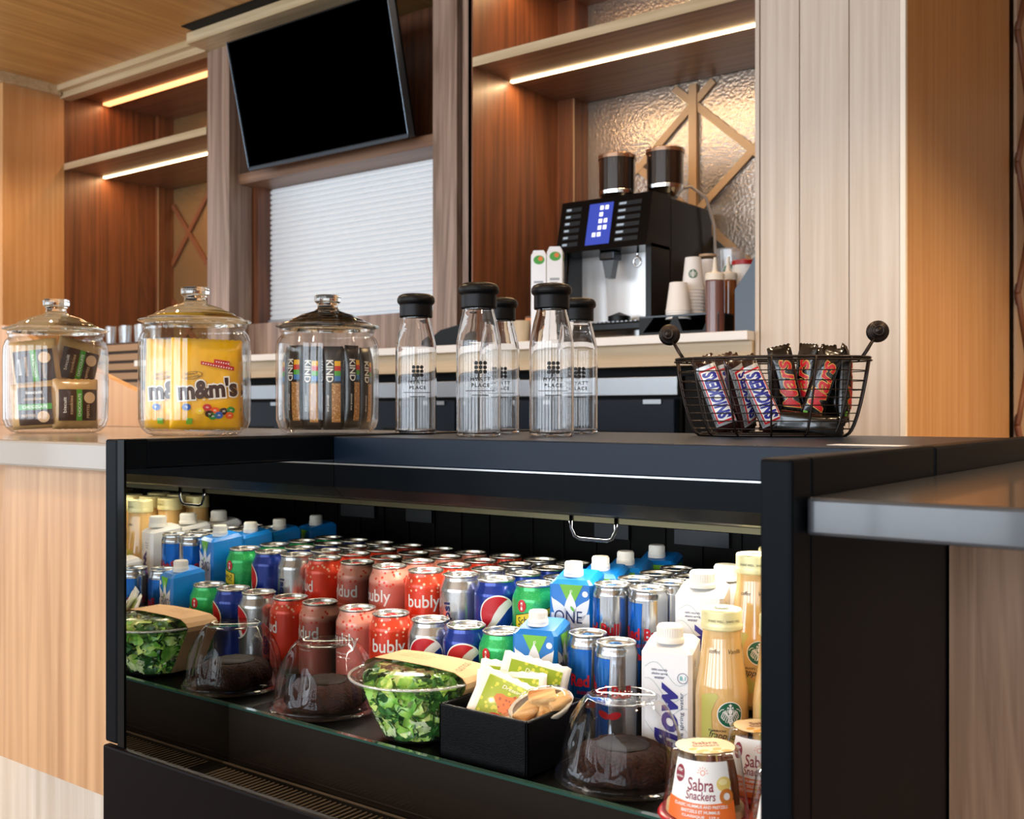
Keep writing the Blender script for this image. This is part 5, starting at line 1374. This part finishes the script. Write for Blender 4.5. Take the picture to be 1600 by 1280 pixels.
for (x, y, z0) in ((-0.045, 0.17, 0.0), (0.10, 0.235, 0.012)):
    M = Matrix.Translation((x, y, HB + z0 + 0.005))
    hp = MB(); hp.lathe([(0, 0.0), (0.040, 0.0), (0.046, 0.010), (0.060, 0.028), (0.062, 0.040), (0.0, 0.04)], chrome, 40, M).build('hopper_base', cmach)
    MB().lathe([(0.060, 0.038), (0.061, 0.150), (0.0, 0.150)], mat('hopper_dark_glass', '1C1614', 0.06, 0.2, coat=1.0), 40, M).build('hopper', cmach)
    MB().lathe([(0.0635, 0.146), (0.0640, 0.158), (0.058, 0.162), (0.012, 0.164), (0.010, 0.172), (0.0, 0.173)], mat('hopper_lid_bronze', 'A88A74', 0.2, 0.9), 40, M).build('hopper_lid', cmach)
ho = MB(); ho.tube([(0.12, 0.25, HB + 0.045), (0.16, 0.30, HB + 0.06), (0.185, 0.36, HB + 0.03), (0.195, 0.40, HB - 0.06), (0.195, 0.42, HB - 0.25), (0.19, 0.43, 0.05)], 0.0055, mat('hose_clear', 'B0A498', 0.2, coat=0.6), 10); ho.build('hose', cmach)

# ---------------------------------------------------------------- things around the machine
mc = thing('milk_carton', 'x', 'carton')
MB().box(-0.033, 0.033, -0.033, 0.033, 0, 0.155, cw, 0.003).build('box', mc)
MB().prism([(-0.030, 0.155), (0.030, 0.155), (0.022, 0.162), (-0.022, 0.162)], -0.030, 0.030, cw).build('gable', mc)
d = MB()
for (o_, ux) in (((0, -0.033, 0), (1, 0, 0)), ((0.033, 0, 0), (0, 1, 0))):
    f = flat(o_, ux, (0, 0, 1))
    d.decal(disc(0.002, 0.145, 0.024, 16, ry=0.008), mat('print_leaf_green', '3C9A2C', 0.5), f, step=0)
    d.decal(disc(0.008, 0.147, 0.010, 16, ry=0.004), mat('print_fruit_orange', 'E0742C', 0.5), f, step=0, off=.0003)
    for k_ in range(3): d.decal(rect(-0.020, 0.020 - k_ * 0.008, 0.104 - k_ * 0.007, 0.108 - k_ * 0.007), mat('print_soft_grey', '9AA0A8', 0.5), f, step=0)
d.build('label_print', mc)
place(mc, (-2.0053, 2.80, ZB), 0.5, 'white milk carton with green print, left of two beside the coffee machine', 'milk cartons beside the coffee machine').scale = (.76, .76, 1.84)
place(mc, (-1.9177, 2.765, ZB), 0.5, 'white milk carton with green print, right one, against the coffee machine', 'milk cartons beside the coffee machine').scale = (.76, .76, 1.84)
cupm = mat('paper_cup_white', 'EEEAE4', 0.5)
cs = thing('cup_stack', 'stack of white paper cups upside down right of the coffee machine', 'cups', (-1.4988, 2.80, ZB + 0.062), 0)
m1 = MB()
for k in range(4): m1.lathe([(0.0, 0.085 - 0), (0.026, 0.085), (0.037, 0.004), (0.0385, 0.002), (0.0385, 0.0), (0.036, 0.0)], cupm, 30, Matrix.Translation((0, 0, 0.008 * k - 0.012)))
m1.build('stacked_cups', cs)
cs2 = thing('logo_cup_stack', 'tall stack of white paper cups with green round logo beside the machine', 'cups', (-1.4918, 2.88, ZB + 0.062), FACE(-1.45, 2.88))
m1 = MB()
for k in range(9): m1.lathe([(0.0, 0.100), (0.024, 0.100), (0.034, 0.004), (0.0355, 0.002), (0.0355, 0.0), (0.033, 0.0)], cupm, 30, Matrix.Translation((0, 0, 0.010 * k)))
m1.build('stacked_cups', cs2)
d = MB(); siren(d, cyl(lambda z: 0.034 - (z - 0.08) / 0.1 * 0.0105, -PI / 2, 0.128), 0, 0, 0.014, 0.004); d.build('logo', cs2)
cs3 = thing('cup_stack', 'taller stack of pale cups standing behind the logo cups', 'cups', (-1.4930, 2.98, ZB + 0.001), 0)
m1 = MB()
for k in range(18): m1.lathe([(0.0, 0.085), (0.022, 0.085), (0.031, 0.004), (0.0325, 0.002), (0.0325, 0.0), (0.030, 0.0)], cupm, 30, Matrix.Translation((0, 0, 0.0095 * k)))
m1.lathe([(0.0, 0.262), (0.027, 0.262), (0.027, 0.255), (0, .255)], mat('lid_tan', 'B89878', 0.5), 24)
m1.build('stacked_cups', cs3)
og_ = thing('cup_organiser', 'low black angular cup holder between the coffee machine and syrup bottles', 'holder', (-1.4943, 2.76, ZB))
w_ = 0.115
MB().box(-w_, w_ + 0.03, 0.0, 0.21, 0.0, 0.012, blackpl).prism([(-w_, 0.012), (-w_ + 0.012, 0.012), (-w_ + 0.05, 0.056), (-w_ - 0.0, 0.056)], 0, 0.21, blackpl).prism([(-0.02, 0.012), (0.03, 0.012), (0.012, 0.056), (-0.002, 0.056)], 0, 0.21, blackpl).prism([(w_ - .02, 0.012), (w_ + 0.03, 0.012), (w_ + 0.03, 0.056), (w_, 0.056)], 0, 0.21, blackpl).box(-w_, w_ + 0.03, 0.195, 0.21, 0.012, 0.056, blackpl).box(-w_, w_ + 0.03, 0.0, 0.195, 0.056, 0.061, mat('organiser_blue_black', '16222E', 0.3)).build('holder', og_)
def pump(name, label, x, y, m, h, r):
    t = thing(name, label, 'sauce bottle', (x, y, ZB))
    MB().lathe([(0, 0), (r * .95, 0), (r, 0.004), (r, h * 0.86), (r * 0.9, h * 0.92), (r * 0.9, h * .93), (0, h * .93)], m, 32).build('bottle', t)
    MB().lathe([(r * 1.02, h * 0.88), (r * 1.04, h * 0.97), (r * .95, h), (r * 0.35, h * 1.02), (r * 0.28, h * 1.06), (r * 0.15, h * 1.26), (0, h * 1.26)], mat('pump_cream', 'E6DCCB', 0.4), 28).build('nozzle_cap', t)
    return t
pump('sauce_bottle', 'squeeze bottle of brown mocha sauce with cream nozzle cap', -1.3705, 2.78, mat('mocha_sauce', '6A4036', 0.25, coat=0.5), 0.175, 0.027)
pump('syrup_bottle', 'amber syrup bottle with pale cap behind the mocha sauce bottle', -1.3715, 2.87, mat('amber_syrup', '8A4A14', 0.15, coat=0.8), 0.185, 0.025)
cc_ = thing('iced_cup', 'clear iced drink cup with green round logo by the column', 'cup', (-1.4251, 3.0, ZB + 0.0))
MB().lathe([(0, 0.0), (0.03, 0.0), (0.046, 0.27), (0.0475, 0.275), (0.045, 0.272), (0.029, 0.004), (0, 0.004)], thin_glass('clear_cup', (0.93, 0.94, 0.95), 0.08, 3, 0.05, 0.5, haze=0.15), 36).build('cup', cc_)
d = MB(); siren(d, cyl(lambda z: 0.030 + z / 0.27 * 0.016, FACE(-1.35, 3.0) - PI / 2, 0.205), -0.004, 0, 0.020, 0.004); d.build('logo', cc_)
bbx = thing('condiment_box', 'blue-grey condiment caddy with sloping side against the column', 'caddy', (-1.2782, 2.79, ZB))
MB().prism([(-0.035, 0), (0.036, 0), (0.036, 0.235), (0.010, 0.185), (-0.035, 0.125)], 0, 0.12, mat('caddy_blue_grey', '4E5C6C', 0.4)).build('caddy', bbx)
rl = thing('lidded_mug', 'white mug with red lid rising above the blue-grey caddy', 'mug', (-1.3598, 2.95, ZB))
MB().lathe([(0, 0.0), (0.030, 0.0), (0.034, 0.215), (0.031, 0.215), (0.028, 0.004), (0, 0.004)], cupm, 30).tube([(0.034, 0, 0.19), (0.055, 0, 0.185), (0.058, 0, 0.15), (0.033, 0, 0.13)], 0.005, cupm, 8).build('mug', rl)
MB().lathe([(0.036, 0.215), (0.036, 0.228), (0.0, 0.235)], mat('lid_bright_red', 'A81E1E', 0.4), 30).build('lid', rl)
# bits left of the machine on the counter
pm = thing('metal_pitcher', 'small cream ribbed cup left of the coffee machine behind the bottles', 'cup', (-2.0779, 2.80, ZB))
MB().lathe([(0, 0), (0.022, 0), (0.030, 0.075), (0.0275, 0.075), (0.020, 0.004), (0, 0.004)], mat('cup_cream', 'C8B494', 0.5), 28).build('cup', pm)
pk = thing('tea_packet', 'small orange and brown packet left of the coffee machine', 'packet', (-2.1398, 2.95, ZB), 0.4)
MB().box(-0.024, 0.024, -0.015, 0.015, 0, 0.105, mat('packet_brown', '6A4630', 0.5), 0.002).box(-0.0245, 0.0245, -0.0155, 0.0155, 0.075, 0.098, mat('packet_orange', 'E08A3C', 0.5)).build('packet', pk)
kd = thing('knock_box', 'low black domed box on the back counter behind the first bottles', 'box', (-2.3210, 2.725, ZB), 0.0)
MB().prism([(-0.085, 0), (0.085, 0), (0.085, 0.062), (0.06, 0.068), (-0.03, 0.052), (-0.085, 0.02)], -0.018, 0.018, blackpl).build('box', kd)
# left rear: slatted stack with glasses
X_ = -4.3450
st = thing('slatted_cabinet', 'brown cabinet with horizontal slats behind the cookie jar', 'cabinet', (X_, 2.75, 0))
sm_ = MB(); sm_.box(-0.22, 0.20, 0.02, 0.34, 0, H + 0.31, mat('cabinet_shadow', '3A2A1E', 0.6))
for k in range(11): sm_.box(-0.225, 0.205, 0.0, 0.03, H - 0.16 + k * 0.043, H - 0.13 + k * 0.043, mat('slat_brown', '9A7A58', 0.5), 0.002)
sm_.build('body', st)
gl = MB().lathe([(0, 0), (0.022, 0), (0.026, 0.085), (0.024, 0.085), (0.020, 0.006), (0, 0.006)], thin_glass('tumbler_glass', (0.92, 0.95, 0.98), 0.12, 2.5, 0.0, 0.7, haze=0.12), 20).build('tumbler')
tag(gl, 'x', 'glass', 'small tumblers on the slatted cabinet')
for k in range(6):
    place(gl, (X_ - 0.16 + k * 0.062, 2.83 + 0.03 * (k % 2), H + 0.3105), 0, 'small clear tumbler on the slatted cabinet, %s' % ('leftmost of the row', 'second from left', 'third from left', 'fourth from left', 'fifth from left', 'rightmost of the row')[k])
